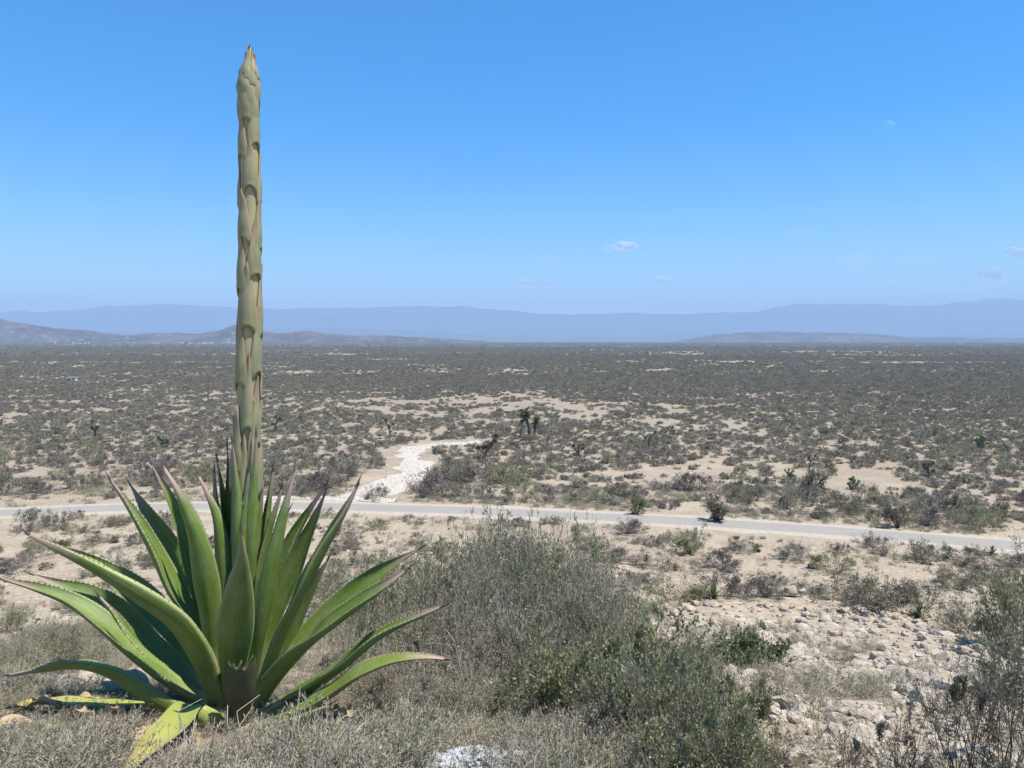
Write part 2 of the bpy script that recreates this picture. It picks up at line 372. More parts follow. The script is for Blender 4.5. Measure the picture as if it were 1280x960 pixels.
def leaf_geometry(path, width, roll=0.0, fold=0.30, thick=0.050, cut=1.0, tip=1.0, dry=0.0, wave=0.0, ragged=0.0, floor=True, seed=0, axis=None, twist=0.0, nu=15, teeth=True):
    rng = np.random.default_rng(seed)
    n = 34; C = spline(path, n); Tn = np.gradient(C, axis=0); Tn /= np.linalg.norm(Tn, axis=1)[:, None]
    L = np.linalg.norm(np.diff(C, axis=0), axis=1).sum()
    t = np.linspace(0, 1, n) * cut; w = np.interp(t, WT, WV); w = np.convolve(np.pad(w, 2, mode='edge'), [.1, .2, .4, .2, .1], 'valid'); w[-1] = np.interp(t[-1], WT, WV); w = w * width * 0.92
    us = np.linspace(-1, 1, nu); up_v = []; lo_v = []; att = []; marg = []
    ax = np.array([AGX, AGY, 0]) if axis is None else axis
    ph = rng.uniform(0, 6)
    for i in range(n):
        T_ = Tn[i]; inw = ax - C[i]; inw[2] = 0; inw = nz(inw)
        ref = inw * (0.35 + max(T_[2], 0)) + np.array([0, 0, 1.0]) * (0.25 + 0.9 * (1 - abs(T_[2])))
        N = nz(ref - T_ * ref.dot(T_)); S = nz(np.cross(T_, N))
        a = roll + twist * t[i]; N, S = N * math.cos(a) + S * math.sin(a), S * math.cos(a) - N * math.sin(a)
        f = fold * 1.4 * (0.55 + 0.75 * smooth(0.35, 0.95, t[i])) * (0.45 + 0.55 * smooth(0.02, 0.2, t[i]))
        th = thick * (1 - 0.82 * smooth(0.0, 0.9, t[i])) * (1 if t[i] < 0.97 else 0.6) + 0.003
        wv = wave * width * np.sin(t[i] * 19 + ph + us * 1.5) * np.abs(us) ** 2
        ang = us * f * 2.0                                   # bend the blade across into a trough
        rad = w[i] * 0.5 / max(f * 2.0, 0.05)
        X = rad * np.sin(ang); Zt = rad * (1 - np.cos(ang)) + wv
        thk = th * (1 - us ** 2) ** 0.7
        U = C[i] + S * X[:, None] + N * Zt[:, None]
        D = C[i] + S * (X * 0.995)[:, None] + N * (Zt - thk - 0.0015)[:, None]
        up_v.append(U); lo_v.append(D); att.append(t[i]); marg.append((U[0], U[-1], S, N))
    if ragged:
        for r_, k_ in ((n - 1, 1.0), (n - 2, 0.55), (n - 3, .25)):
            jit = np.random.default_rng(seed).uniform(-1, .55, nu) * ragged * k_
            up_v[r_] = up_v[r_] + Tn[r_] * jit[:, None]; lo_v[r_] = lo_v[r_] + Tn[r_] * jit[:, None]
    ring = 2 * nu - 2
    V = []; lt = []; lu = []
    for i in range(n):
        V += list(up_v[i]) + list(lo_v[i][-2:0:-1]); lt += [att[i]] * ring; lu += list(us) + list(us[-2:0:-1])
    V = np.array(V)
    if floor: V[:, 2] = np.maximum(V[:, 2], terrain(V[:, 0], V[:, 1]) + 0.01)
    i = np.arange(n - 1)[:, None] * ring; j = np.arange(ring)[None, :]; j2 = (j + 1) % ring
    Q = np.stack([i + j, i + ring + j, i + ring + j2, i + j2], -1).reshape(-1, 4)
    caps = []
    for b in (0, (n - 1) * ring):
        for q in range(nu - 2):
            lo0 = b + ring - 1 - q if q > 0 else b
        cap = [b + x for x in range(ring)]
        caps.append(cap)
    F = [Q]
    for cap in caps:
        up = cap[:nu]; lo = [cap[0]] + cap[nu:][::-1] + [cap[nu - 1]]
        F.append(np.array([[up[x], up[x + 1], lo[x + 1], lo[x]] for x in range(1, nu - 2)]))
    me = mesh_np('leaf', V, F, M['agave'], sm=True, attrs={'lt': lt, 'lu': lu, 'tip': np.full(len(V), tip), 'dry': np.full(len(V), dry)})
    # marginal teeth
    tm = None
    if teeth:
        TV = []; TF = []
        nt = int(L / 0.034)
        for sgn in (0, 1):
            for q in range(nt):
                tt = 0.12 + 0.80 * (q + rng.uniform(-.25, .25)) / nt; fi = tt / 1.0 * (n - 1); ii = min(int(fi), n - 2); fr = fi - ii
                if ii >= n - 2: continue
                e = marg[ii][sgn] * (1 - fr) + marg[ii + 1][sgn] * fr; S = marg[ii][2] * (-1 if sgn == 0 else 1); T_ = Tn[ii]; N = marg[ii][3]
                h = rng.uniform(0.004, 0.011); b = 0.005; k0 = len(TV); e = e - S * 0.002
                TV += [e - T_ * b, e + T_ * b, e + N * 0.003, e + S * h + T_ * rng.uniform(-.004, .006) + N * 0.002]
                TF += [(k0, k0 + 1, k0 + 3), (k0 + 1, k0 + 2, k0 + 3), (k0 + 2, k0, k0 + 3)]
        if TV: tm = mesh_np('teeth', np.array(TV), [np.array(TF)], M['tooth'])
    # terminal spine
    sm_ = None
    if cut > 0.99:
        p = C[-1] - Tn[-1] * 0.03; d = Tn[-1]; a = nz(np.cross(d, [0.3, 0.1, 1])); b = np.cross(d, a); SV = []; prof = [(0, .0055), (.03, .0055), (.06, .003), (.085, .0004)]
        for s_, r_ in prof: SV += [p + d * s_ + (a * math.cos(q * math.pi / 3) + b * math.sin(q * math.pi / 3)) * r_ for q in range(6)]
        SF = [(x * 6 + q, x * 6 + (q + 1) % 6, x * 6 + 6 + (q + 1) % 6, x * 6 + 6 + q) for x in range(3) for q in range(6)]
        sm_ = mesh_np('tip_spine', np.array(SV), [np.array(SF)], M['spine'], sm=True)
    return me, tm, sm_
def agp(px, py, dy):
    if dy > 5: g = ground(px, py); return (g.x, g.y, g.z + dy - 10)      # dy = 10 + height above the ground
    return tuple(at(px, py, AGY + dy))
agave = bpy.data.objects.new('agave', None); COL.objects.link(agave)
tag(agave, 'huge green agave with broad toothed leaves and one tall flower stalk', 'agave')
def add_leaf(pts, width, label=None, name='leaf', mat=None, **kw):
    P = [agp(*p) for p in pts]
    me, tm, sp = leaf_geometry(P, width, **kw)
    if mat: me.materials[0] = mat
    o = link(name, me, agave)
    if label: o['label'] = label
    if tm: tag(link('teeth', tm, o), kind='stuff')
    if sp: link('tip_spine', sp, o)
    return o
LEAVES = [
 # points from base to tip: (px, row, metres behind the stalk), width
 ([(262,835,.05),(240,775,.04),(214,732,.02),(188,682,.0),(160,633,-.02),(136,596,-.03)], .19, dict(fold=.42)),
 ([(268,830,.16),(250,780,.22),(232,735,.26),(212,690,.28),(186,645,.28),(161,603,.27)], .22, dict(fold=.30, roll=-.55)),
 ([(272,830,.12),(258,770,.14),(244,715,.15),(229,662,.14),(207,613,.12),(187,575,.10)], .155, dict(fold=.36, roll=-.45)),
 ([(266,846,-.12),(264,790,-.20),(257,730,-.28),(244,672,-.33),(224,620,-.34),(204,580,-.32)], .180, dict(fold=.34, roll=.25, tip=1.3)),
 ([(284,835,-.08),(284,780,-.10),(280,710,-.11),(270,650,-.10),(258,615,-.08),(247,590,-.06)], .15, dict(fold=.40, tip=1.7)),
 ([(291,872,-.16),(292,828,-.34),(297,768,-.55),(302,715,-.70),(303,688,-.76),(301,662,-.80)], .24, dict(fold=.40, tip=.5)),
 ([(310,840,.02),(314,780,.03),(325,715,.04),(337,665,.04),(346,632,.04),(352,606,.04)], .16, dict(fold=.36)),
 ([(312,852,-.12),(323,795,-.17),(337,730,-.20),(350,672,-.20),(360,625,-.18),(368,584,-.14)], .150, dict(fold=.42, roll=-.1, tip=1.4)),
 ([(316,835,.18),(328,780,.24),(343,730,.28),(362,685,.31),(385,642,.32),(408,604,.32)], .16, dict(fold=.5, tip=1.6)),
 ([(318,840,.10),(335,785,.15),(354,738,.18),(374,695,.19),(393,652,.18),(406,616,.16)], .18, dict(fold=.26, roll=.75)),
 ([(322,864,-.12),(343,806,-.20),(374,746,-.27),(404,690,-.31),(430,642,-.32),(448,602,-.31)], .245, dict(fold=.38, roll=.62)),
 ([(324,850,.08),(344,818,.10),(363,785,.11),(382,752,.11),(398,722,.10),(411,696,.09)], .17, dict(fold=.3, roll=.7)),
 ([(324,862,.12),(365,815,.21),(410,770,.27),(452,733,.29),(494,704,.28),(529,683,.26)], .195, dict(fold=.32, roll=.65)),
 ([(318,878,-.16),(352,834,-.28),(392,797,-.36),(432,768,-.40),(475,737,-.40),(512,709,-.38)], .25, dict(fold=.34, roll=-.25, twist=1.3)),
 ([(325,888,-.12),(374,864,-.26),(426,832,-.36),(472,797,-.42),(518,773,-.44),(556,756,-.45)], .21, dict(fold=.34, roll=.12, twist=.3)),
 ([(318,897,-.28),(366,886,-.42),(410,866,-.50),(450,840,-.54),(492,825,-.55),(530,821,-.54),(562,824,-.52)], .17, dict(fold=.22, roll=.55, dry=.12)),
 ([(316,905,-.40),(345,905,-.52),(372,899,-.60),(395,889,-.64),(414,879,-.66)], .10, dict(fold=.3, dry=.5)),
 ([(272,875,-.16),(252,826,-.34),(220,780,-.50),(170,746,-.60),(120,714,-.64),(76,690,-.64),(32,665,-.62)], .25, dict(fold=.46, roll=-.2)),
 ([(264,850,.10),(232,806,.20),(200,768,.26),(165,736,.28),(120,706,.26),(88,690,.24),(64,678,.22)], .21, dict(fold=.32, roll=-.5)),
 ([(256,872,-.04),(212,848,-.10),(166,814,-.13),(126,779,-.14),(86,752,-.13),(42,735,-.12),(-4,722,-.10)], .20, dict(fold=.40, roll=.1, twist=-.6)),
 ([(262,862,.12),(222,836,.22),(182,806,.29),(148,770,.32),(112,744,.32),(72,730,.31),(38,717,.30)], .23, dict(fold=.26, roll=-.6)),
 ([(262,880,-.02),(225,852,-.02),(190,825,-.03),(160,795,-.04),(140,765,-.05),(122,742,-.05)], .15, dict(fold=.40)),
 ([(262,893,-.26),(218,884,-.38),(176,862,-.46),(136,840,-.50),(98,832,-.50),(56,837,-.48),(8,844,-.46)], .20, dict(fold=.34, roll=.25, twist=-.2)),
 ([(258,886,.0),(205,880,-.06),(160,874,-.10),(118,872,-.12),(80,874,-.13),(46,879,-.13)], .17, dict(fold=.3)),
 ([(190,896,10.08),(150,896,10.08),(110,894,10.07),(70,891,10.07),(38,891,10.06),(12,895,10.05)], .15, dict(fold=.2, dry=.9), 'dying yellow and orange leaf lying on the ground'),
 ([(280,900,-.30),(260,897,-.50),(240,912,10.14),(216,932,10.10),(192,948,10.07),(168,966,10.05),(145,985,10.05)], .19, dict(fold=.34, dry=.75, roll=.15, twist=-.7), 'bright yellow-green leaf drooping to the ground in front'),
 # young leaves wrapped round the foot of the stalk
 ([(292,800,.10),(288,730,.12),(284,660,.12),(277,612,.10),(271,572,.08)], .12, dict(fold=.5)),
 ([(296,800,.04),(292,730,.06),(288,660,.07),(286,604,.06),(284,556,.05)], .13, dict(fold=.5)),
 ([(302,810,-.10),(304,740,-.12),(302,670,-.13),(296,605,-.12),(290,550,-.10)], .14, dict(fold=.5)),
 ([(305,800,-.06),(310,740,-.10),(316,660,-.13),(319,600,-.12),(320,540,-.09)], .13, dict(fold=.55)),
 ([(310,810,.08),(322,735,.10),(332,670,.11),(337,625,.10),(341,584,.09)], .14, dict(fold=.4)),
 ([(308,810,.0),(315,735,.02),(322,670,.03),(326,630,.03),(328,594,.03)], .12, dict(fold=.45)),
 ([(288,815,-.02),(282,745,.0),(274,690,.0),(270,640,.0),(268,586,.0)], .10, dict(fold=.5)),
 ([(300,815,-.12),(300,745,-.15),(304,680,-.15),(309,625,-.13),(311,585,-.10)], .12, dict(fold=.5)),
 ([(292,830,.20),(290,760,.36),(284,700,.48),(276,650,.56),(268,612,.60)], .17, dict(fold=.36)),
 ([(300,830,.20),(312,770,.40),(328,715,.54),(346,668,.64),(362,636,.70)], .17, dict(fold=.36)),
]
for i, L in enumerate(LEAVES):
    kw = dict(L[2]); add_leaf(L[0], L[1], L[3] if len(L) > 3 else None, seed=i, wave=0.02, **kw)
add_leaf([(298,915,-.34),(299,890,-.44),(301,862,-.53),(303,840,-.58),(305,826,-.60)], .22, 'broken-off brown leaf stump at the foot', 'leaf_stump', M['stub'], cut=.62, fold=.5, seed=70, ragged=.05)
add_leaf([(230,918,10.05),(200,926,10.07),(176,936,10.06),(160,950,10.04)], .17, 'withered straw-coloured leaf', 'withered_leaf', M['dry_leaf'], fold=.3, seed=71, teeth=False)
add_leaf([(170,902,10.04),(140,900,10.05),(110,900,10.04),(85,898,10.03)], .09, 'withered straw-coloured leaf', 'withered_leaf', M['dry_leaf'], fold=.3, seed=72, teeth=False)
add_leaf([(40,912,10.03),(20,910,10.05),(4,914,10.04),(-12,918,10.03)], .10, 'withered straw-coloured leaf', 'withered_leaf', M['dry_leaf'], fold=.3, seed=73, teeth=False)

# stalk
def stalk_mat(name, c0, c1, edge):
    k = NT(name); g = k.n('ShaderNodeNewGeometry'); P = g.outputs['Position']; a = k.attr('lt'); b = k.attr('lu')
    mp = k.n('ShaderNodeMapping'); mp.inputs['Scale'].default_value = (1, 1, 0.12); k.l(P, mp.inputs[0])
    s1 = k.noise(mp.outputs[0], 45, 5, 0.6); bl = k.noise(P, 10, 5, 0.6)
    col = k.mix(k.ramp(s1, [(0.35, 0.0), (0.65, 1.0)]), c0, c1)
    col = k.mix(k.ramp(bl, [(0.45, 0.0), (0.7, 0.6)]), col, (0.29, 0.27, 0.185))
    e = k.math('ADD', k.math('MULTIPLY', k.math('ABSOLUTE', b.outputs['Fac']), 0.55), k.math('MULTIPLY', a.outputs['Fac'], 0.55))
    e = k.math('ADD', e, k.math('MULTIPLY', bl, 0.3))
    col = k.mix(k.ramp(e, [(0.66, 0.0), (0.95, .9)]), col, edge)
    return k.done(k.pbr(col, 0.6, s1, 0.15, 0.01, 0.35))
M['stalk'] = stalk_mat('agave_stalk', (0.31, 0.31, 0.15), (0.39, 0.37, 0.19), (0.34, 0.33, 0.17))
M['bract'] = stalk_mat('stalk_bract', (0.20, 0.215, 0.105), (0.275, 0.27, 0.145), (0.36, 0.245, 0.165))
SROW = np.array([60, 75, 90, 110, 150, 200, 260, 350, 420, 480, 540, 600, 700, 880.])
SHW = np.array([2.0, 5.6, 9.6, 12.3, 11.4, 11.6, 12.2, 13.0, 13.8, 14.3, 15.5, 17, 18, 20.])
SCX = np.array([313, 312.5, 311.5, 311, 311.5, 312, 312, 312, 311.5, 310.5, 308.5, 308, 304, 296.])
def st_c(row): return at(float(np.interp(row, SROW, SCX)), row, AGY)
def st_r(row): p = st_c(row); return float(np.interp(row, SROW, SHW)) / pxm(p)
def build_stalk():
    rows = np.r_[np.linspace(885, 140, 70), np.linspace(132, 60, 16)]; n = 22; V = []
    for r in rows:
        c = st_c(r); rad = st_r(r) * 0.93
        for q in range(n):
            a = 2 * math.pi * q / n; V.append((c.x + rad * math.cos(a), c.y + rad * math.sin(a), c.z))
    m = len(rows); i = np.arange(m - 1)[:, None] * n; j = np.arange(n)[None, :]; j2 = (j + 1) % n
    Q = np.stack([i + j, i + j2, i + n + j2, i + n + j], -1).reshape(-1, 4)
    top = np.array([[(m - 1) * n + q for q in range(n)]])
    zero = np.zeros(len(V))
    return link('flower_stalk', mesh_np('flower_stalk', np.array(V), [Q, top], M['stalk'], sm=True, attrs={'lt': zero, 'lu': zero}), agave)
stalk = build_stalk()
def bract(row0, row1, az, wrap=2.0, pw=0.75, seed=0, flare=0.23, tipout=0.14, lip=1.0, parent=None):
    """sheath from row0 (foot) to row1 (tip); az 0 faces the camera, + to the right"""
    rng = np.random.default_rng(seed); n, m = 16, 15; V = []; lt = []; lu = []
    for layer in (0, 1):
        for i in range(n):
            t = i / (n - 1); row = row0 + (row1 - row0) * t
            c = st_c(row); r = st_r(row)
            half = wrap * 0.5 * (1 - t) ** pw * (1 - .42 * math.exp(-(t / .10) ** 2)) + 0.015
            bulge = flare * r * (lip * math.exp(-((t - 0.03) / 0.05) ** 2) * 0.55 + 0.75 * math.sin(min(t * 1.6, 1) * math.pi) ** 1 * 0.8 + 0.25)
            bulge += tipout * r * smooth(0.7, 1.0, t)
            for j in range(m):
                u = -1 + 2 * j / (m - 1); a = az + u * half + rng.normal(0, 0.004)
                rr = r * 1.0 + bulge * (1 - 0.9 * u * u) + 0.0035 - (0.006 if layer else 0)
                if layer and i == 0: rr -= 0.008
                dz = (0.05 * (1 - u * u) - 0.02) * (1 - t) ** 5
                V.append((c.x + rr * math.sin(a), c.y - rr * math.cos(a), c.z + dz)); lt.append(t); lu.append(u)
    i = np.arange(n - 1)[:, None] * m; j = np.arange(m - 1)[None, :]
    Q = np.stack([i + j, i + j + 1, i + m + j + 1, i + m + j], -1).reshape(-1, 4); o = n * m
    Q2 = Q[:, ::-1] + o; E = []
    for jj in range(m - 1): E.append((jj, jj + o, jj + 1 + o, jj + 1)); 
    for ii in range(n - 1):
        E.append((ii * m, (ii + 1) * m, (ii + 1) * m + o, ii * m + o)); e = m - 1
        E.append((ii * m + e, ii * m + e + o, (ii + 1) * m + e + o, (ii + 1) * m + e))
    me = mesh_np('bract', np.array(V), [Q, Q2, np.array(E)], M['bract'], sm=True, attrs={'lt': lt, 'lu': lu})
    return link('bract', me, agave)
BR = [(157, 88, -.1, 2.6), (187, 112, 1.0, 2.2), (201, 138, -.75, 2.2), (241, 176, .35, 2.3), (262, 196, -1.5, 2.0), (258, 190, 1.9, 2.0),
      (304, 238, -.45, 2.3), (318, 240, 1.5, 2.0), (350, 272, .95, 2.2), (367, 288, -.75, 2.2), (332, 262, 3.0, 2.2), (415, 328, .1, 2.4), (425, 330, 1.7, 2.0), (440, 352, -2.0, 2.2),
      (484, 398, -.55, 1.9), (472, 384, 1.15, 1.7), (500, 420, 2.4, 2.0), (540, 440, .35, 1.3), (560, 470, 1.1, 1.5), (590, 505, -.55, 1.5), (600, 500, .75, 1.0), (610, 520, -1.6, 1.8), (620, 500, 1.7, 1.4), (640, 540, .15, 1.2),
      (225, 160, 2.8, 2.2), (285, 215, 2.6, 2.2), (385, 300, 2.7, 2.2)]
for q, (a, b, az, wr) in enumerate(BR): bract(a, b, az, wr, seed=q)
for q, (a, b, az, wr) in enumerate([(160, 92, .9, 2.0), (156, 98, -1.2, 2.0), (146, 84, .45, 1.8), (140, 88, -.55, 1.8), (134, 78, 1.35, 1.8), (128, 72, -.05, 1.6), (124, 76, -1.3, 1.6), (116, 66, .7, 1.5), (112, 62, -.6, 1.5), (108, 58, .1, 1.5), (104, 70, 1.5, 1.4), (102, 55, -.2, 1.6), (150, 80, 2.8, 2.2), (130, 66, 2.2, 2.2), (130, 64, -2.2, 2.2), (112, 58, 3.0, 2.2), (100, 60, .9, 1.4), (100, 63, -1.2, 1.4)]):
    bract(a, b, az, wr, seed=50 + q, flare=0.22, tipout=0.10, lip=0.35, pw=1.0)
for q, (r0_, r1_, az, wr) in enumerate([(100, 56, -.9, .8), (100, 60, 1.0, .8), (104, 65, -1.5, .8), (104, 68, 1.5, .8), (98, 53, .25, .7)]): bract(r0_, r1_, az, wr, seed=90 + q, flare=.15, tipout=.55, lip=.2, pw=1.1)
rs = random.Random(8)
for q in range(11):
    x0, y0 = rs.choice([(rs.uniform(70, 230), rs.uniform(888, 912)), (rs.uniform(330, 430), rs.uniform(893, 915)), (rs.uniform(150, 260), rs.uniform(895, 930))]); dx = rs.uniform(30, 70) * (-1 if x0 < 290 else 1)
    add_leaf([(x0, y0, 10.05), (x0 + dx * .35, y0 + rs.uniform(-4, 3), 10.09), (x0 + dx * .7, y0 + rs.uniform(-5, 5), 10.06), (x0 + dx, y0 + rs.uniform(-4, 8), 10.03)], rs.uniform(.06, .11), 'withered straw-coloured leaf', 'withered_leaf', M['dry_leaf'], fold=rs.uniform(.4, .7), seed=80 + q, teeth=False, wave=.15, thick=.015, twist=rs.uniform(-1, 1))

# thin dry flower stems of herbs before the agave
def dry_stem(x, y, h, lean, label):
    p = ground(x, y); t = np.linspace(0, 1, 9)[:, None]; r = np.random.default_rng(int(x))
    c = np.array([p.x, p.y, p.z - .01]) + t * np.array([lean * h, 0, h]) + np.cumsum(r.normal(0, .004, (9, 3)), 0)
    segs = [np.concatenate([c[:-1], c[1:], np.full((8, 1), .0032), np.full((8, 1), .0026), np.full((8, 1), .9)], 1)]
    for q in (4, 6, 8):
        d = np.array([r.normal(0, .05), r.normal(0, .05), .05]); segs.append(np.concatenate([c[q][None], (c[q] + d)[None], [[.0022, .002, .9]]], 1)); 
    o = link('dry_herb', twig_mesh('dry_herb', np.vstack(segs), M['pale_twig'], 1, 5)); tag(o, label, 'herb', 'dry stems before the agave')
DRY_STEMS = [(246, 962, .32, -.25, 'long leaning pale dry stem in front of the drooping yellow leaf'), (285, 948, .20, -.05, 'short upright pale dry stem before the broken stump'), (306, 958, .27, -.12, 'pale dry stem crossing before the broken stump'), (232, 955, .14, .2, 'stubby pale dry stem by the yellow leaf'), (330, 945, .18, .35, 'slanting pale dry stem right of the broken stump'), (590, 905, .5, -.2, 'long straw stem leaning out of the thicket')]

# ------------------------------------------------------------------ plant builders
def grow(seed, n_stem, steps, seg, spread, branch, up=0.05, wander=0.22, r0=0.008, base_r=0.08, curve=0.0, max_tips=900, shrink=0.985, angle=0.6, rmin=0.0011):
    """grow stems outward step by step; returns segments (p0,p1,r0,r1,age)"""
    rng = np.random.default_rng(seed)
    a = rng.uniform(0, 2 * np.pi, n_stem); rb = base_r * np.sqrt(rng.uniform(0, 1, n_stem))
    pos = np.stack([rb * np.cos(a), rb * np.sin(a), np.full(n_stem, -0.03)], 1)
    a2 = a + rng.normal(0, 0.6, n_stem); tl = spread * np.sqrt(rng.uniform(0.02, 1, n_stem))
    d = np.stack([np.sin(tl) * np.cos(a2), np.sin(tl) * np.sin(a2), np.cos(tl)], 1)
    rad = np.full(n_stem, r0) * rng.uniform(.7, 1.2, n_stem); life = rng.uniform(0.6, 1.0, n_stem) * steps; L = np.full(n_stem, seg)
    out = []
    for s in range(steps):
        d = d + rng.normal(0, wander, d.shape) * 0.5; d[:, 2] += up - curve * s / steps
        d /= np.linalg.norm(d, axis=1)[:, None]
        new = pos + d * L[:, None]; new[:, 2] = np.maximum(new[:, 2], 0.015)
        nr = np.maximum(rad * 0.90, rmin)
        out.append(np.concatenate([pos, new, rad[:, None], nr[:, None], np.full((len(pos), 1), s / steps)], 1))
        keep = life > s + 1
        pos, d, rad, life, L = new[keep], d[keep], nr[keep], life[keep], L[keep] * shrink
        br = rng.uniform(0, 1, len(pos)) < branch
        if len(pos) + br.sum() < max_tips and br.any():
            nd = d[br] + rng.normal(0, angle, (br.sum(), 3)); nd /= np.linalg.norm(nd, axis=1)[:, None]
            pos = np.vstack([pos, pos[br]]); d = np.vstack([d, nd]); rad = np.r_[rad, rad[br] * 0.75]
            life = np.r_[life, np.minimum(life[br] * rng.uniform(.8, 1.1, br.sum()), steps)]; L = np.r_[L, L[br] * 0.9]
        if len(pos) == 0: break
    return np.vstack(out)
def twig_mesh(name, S, mat, seed=0, sides=3):
    rng = np.random.default_rng(seed)
    p0, p1, ra, rb = S[:, :3], S[:, 3:6], S[:, 6:7], S[:, 7:8]
    d = p1 - p0; d /= np.maximum(np.linalg.norm(d, axis=1), 1e-9)[:, None]
    a = np.cross(d, np.where(np.abs(d[:, 2:3]) > 0.9, [[1.0, 0, 0]], [[0, 0, 1.0]])); a /= np.linalg.norm(a, axis=1)[:, None]; b = np.cross(d, a)
    V = []
    for P, r in ((p0, ra), (p1, rb)):
        for k in range(sides):
            t = 2 * np.pi * k / sides; V.append(P + (a * np.cos(t) + b * np.sin(t)) * r)
    n = len(S); V = np.stack(V, 1).reshape(-1, 3); base = np.arange(n)[:, None] * (2 * sides)
    Q = np.concatenate([base + np.array([[k, (k + 1) % sides, sides + (k + 1) % sides, sides + k]]) for k in range(sides)])
    v = np.repeat(S[:, 8] * 0.8 + rng.uniform(0, .3, n), 2 * sides)
    return mesh_np(name, V, [Q], mat, sm=True, attrs={'v': v})
def leaf_mesh(name, S, mat, n, size, min_age=0.3, seed=0, off=0.02, aspect=0.5, stand=0.6, clump=0.15):
    """n small pointed leaves spread along the younger twigs"""
    rng = np.random.default_rng(seed); Y = S[S[:, 8] >= min_age]
    cell = np.floor((Y[:, :3] + Y[:, 3:6]) * 0.5 / clump).astype(np.int64); hsh = (cell @ np.array([73856093, 19349663, 83492791])) % 4099
    wts = np.exp(rng.normal(0, 1.5, 4099))[hsh] * (0.35 + Y[:, 8]); k = rng.choice(len(Y), n, p=wts / wts.sum()); t = rng.uniform(0, 1, n)[:, None]
    P = Y[k, :3] * (1 - t) + Y[k, 3:6] * t
    d = Y[k, 3:6] - Y[k, :3]; d /= np.maximum(np.linalg.norm(d, axis=1), 1e-9)[:, None]
    o = rng.normal(0, 1, (n, 3)); P = P + o * off * 0.4
    o = o * stand + d + [0, 0, 0.2]; o /= np.linalg.norm(o, axis=1)[:, None]
    s = np.cross(o, rng.normal(0, 1, (n, 3))); s /= np.linalg.norm(s, axis=1)[:, None]
    l = (size * rng.uniform(.55, 1.25, n))[:, None]; w = l * aspect * 0.5
    V = np.stack([P, P + o * l * 0.45 + s * w, P + o * l, P + o * l * 0.45 - s * w], 1).reshape(-1, 3)
    Q = np.arange(4 * n).reshape(n, 4)
    v = np.repeat(rng.uniform(0, 1, n), 4)
    return mesh_np(name, V, [Q], mat, attrs={'v': v})

M['grey_leaf'] = leaf_mat('grey_leaf', (0.185, 0.19, 0.095), (0.385, 0.375, 0.225), (0.28, 0.275, 0.165))
M['green_leaf'] = leaf_mat('green_leaf', (0.15, 0.162, 0.068), (0.355, 0.35, 0.18), (0.32, 0.31, 0.195))
M['olive_leaf'] = leaf_mat('olive_leaf', (0.13, 0.132, 0.08), (0.25, 0.24, 0.16), (0.23, 0.205, 0.16))
M['bright_leaf'] = leaf_mat('bright_leaf', (0.11, 0.14, 0.06), (0.22, 0.25, 0.12), (0.14, 0.15, 0.09))
M['dry_herb'] = leaf_mat('dry_herb', (0.22, 0.175, 0.12), (0.50, 0.43, 0.32), (0.30, 0.28, 0.20), 0.15)
M['mauve_leaf'] = leaf_mat('mauve_leaf', (0.15, 0.125, 0.10), (0.30, 0.255, 0.215), (0.24, 0.205, 0.18), .15)
M['straw'] = leaf_mat('straw', (0.28, 0.22, 0.13), (0.46, 0.38, 0.25), (0.33, 0.28, 0.19), 0.2)
M['scrub_leaf'] = leaf_mat('scrub_leaf', (0.165, 0.163, 0.112), (0.32, 0.305, 0.225), (0.315, 0.275, 0.235), 0.22)
M['twig'] = twig_mat('grey_twig', (0.15, 0.125, 0.10), (0.38, 0.34, 0.29))
M['dark_twig'] = twig_mat('dark_twig', (0.055, 0.045, 0.038), (0.13, 0.105, 0.085))
M['pale_twig'] = twig_mat('pale_twig', (0.30, 0.26, 0.20), (0.46, 0.42, 0.35))
M['bark'] = twig_mat('yucca_bark', (0.075, 0.06, 0.048), (0.14, 0.115, 0.09))

def proto(stem, fol):   # (stems mesh, foliage mesh)
    return (stem, fol)
P_ = {}
def shrub_proto(key, mats, seed, leaves, size, gk, lk=None):
    S = grow(seed, **gk)
    P_.setdefault(key, []).append((twig_mesh(key + '_stems', S, M[mats[0]], seed), leaf_mesh(key + '_foliage', S, M[mats[1]], leaves, size, seed=seed, **(lk or {}))))
for q in range(3):   # dense grey-green creosote-like shrub about 1.2 m tall
    shrub_proto('grey', ('twig', 'grey_leaf'), 100 + q, 8000, 0.048, dict(n_stem=40, steps=20, seg=0.085, spread=1.0, branch=0.27, up=0.03, wander=0.46, rmin=.0022, r0=0.008, base_r=0.22, max_tips=620), dict(min_age=0.25, off=0.03, aspect=.34))
for q in range(3):   # greener, leafier
    shrub_proto('green', ('twig', 'green_leaf'), 120 + q, 8500, 0.040, dict(n_stem=44, steps=18, seg=0.07, spread=1.05, branch=0.28, up=0.03, wander=0.42, rmin=.0018, r0=0.006, base_r=0.22, max_tips=620), dict(min_age=0.25, off=0.035, aspect=.6))
for q in range(2):   # dry brown shrub
    shrub_proto('brown', ('pale_twig', 'dry_herb'), 130 + q, 5200, 0.036, dict(n_stem=46, steps=16, seg=0.07, spread=1.0, branch=0.26, up=0.02, wander=0.46, rmin=.002, r0=0.006, base_r=0.2, max_tips=520), dict(min_age=0.2, off=0.03, aspect=.34))
for q in range(2):   # half bare with dark branches
    shrub_proto('bare', ('dark_twig', 'olive_leaf'), 140 + q, 3200, 0.03, dict(n_stem=16, steps=20, seg=0.085, spread=0.85, branch=0.27, up=0.035, wander=0.34, rmin=.002, r0=0.011, base_r=0.10, max_tips=520, angle=.75), dict(min_age=0.5, off=0.02, aspect=.6))
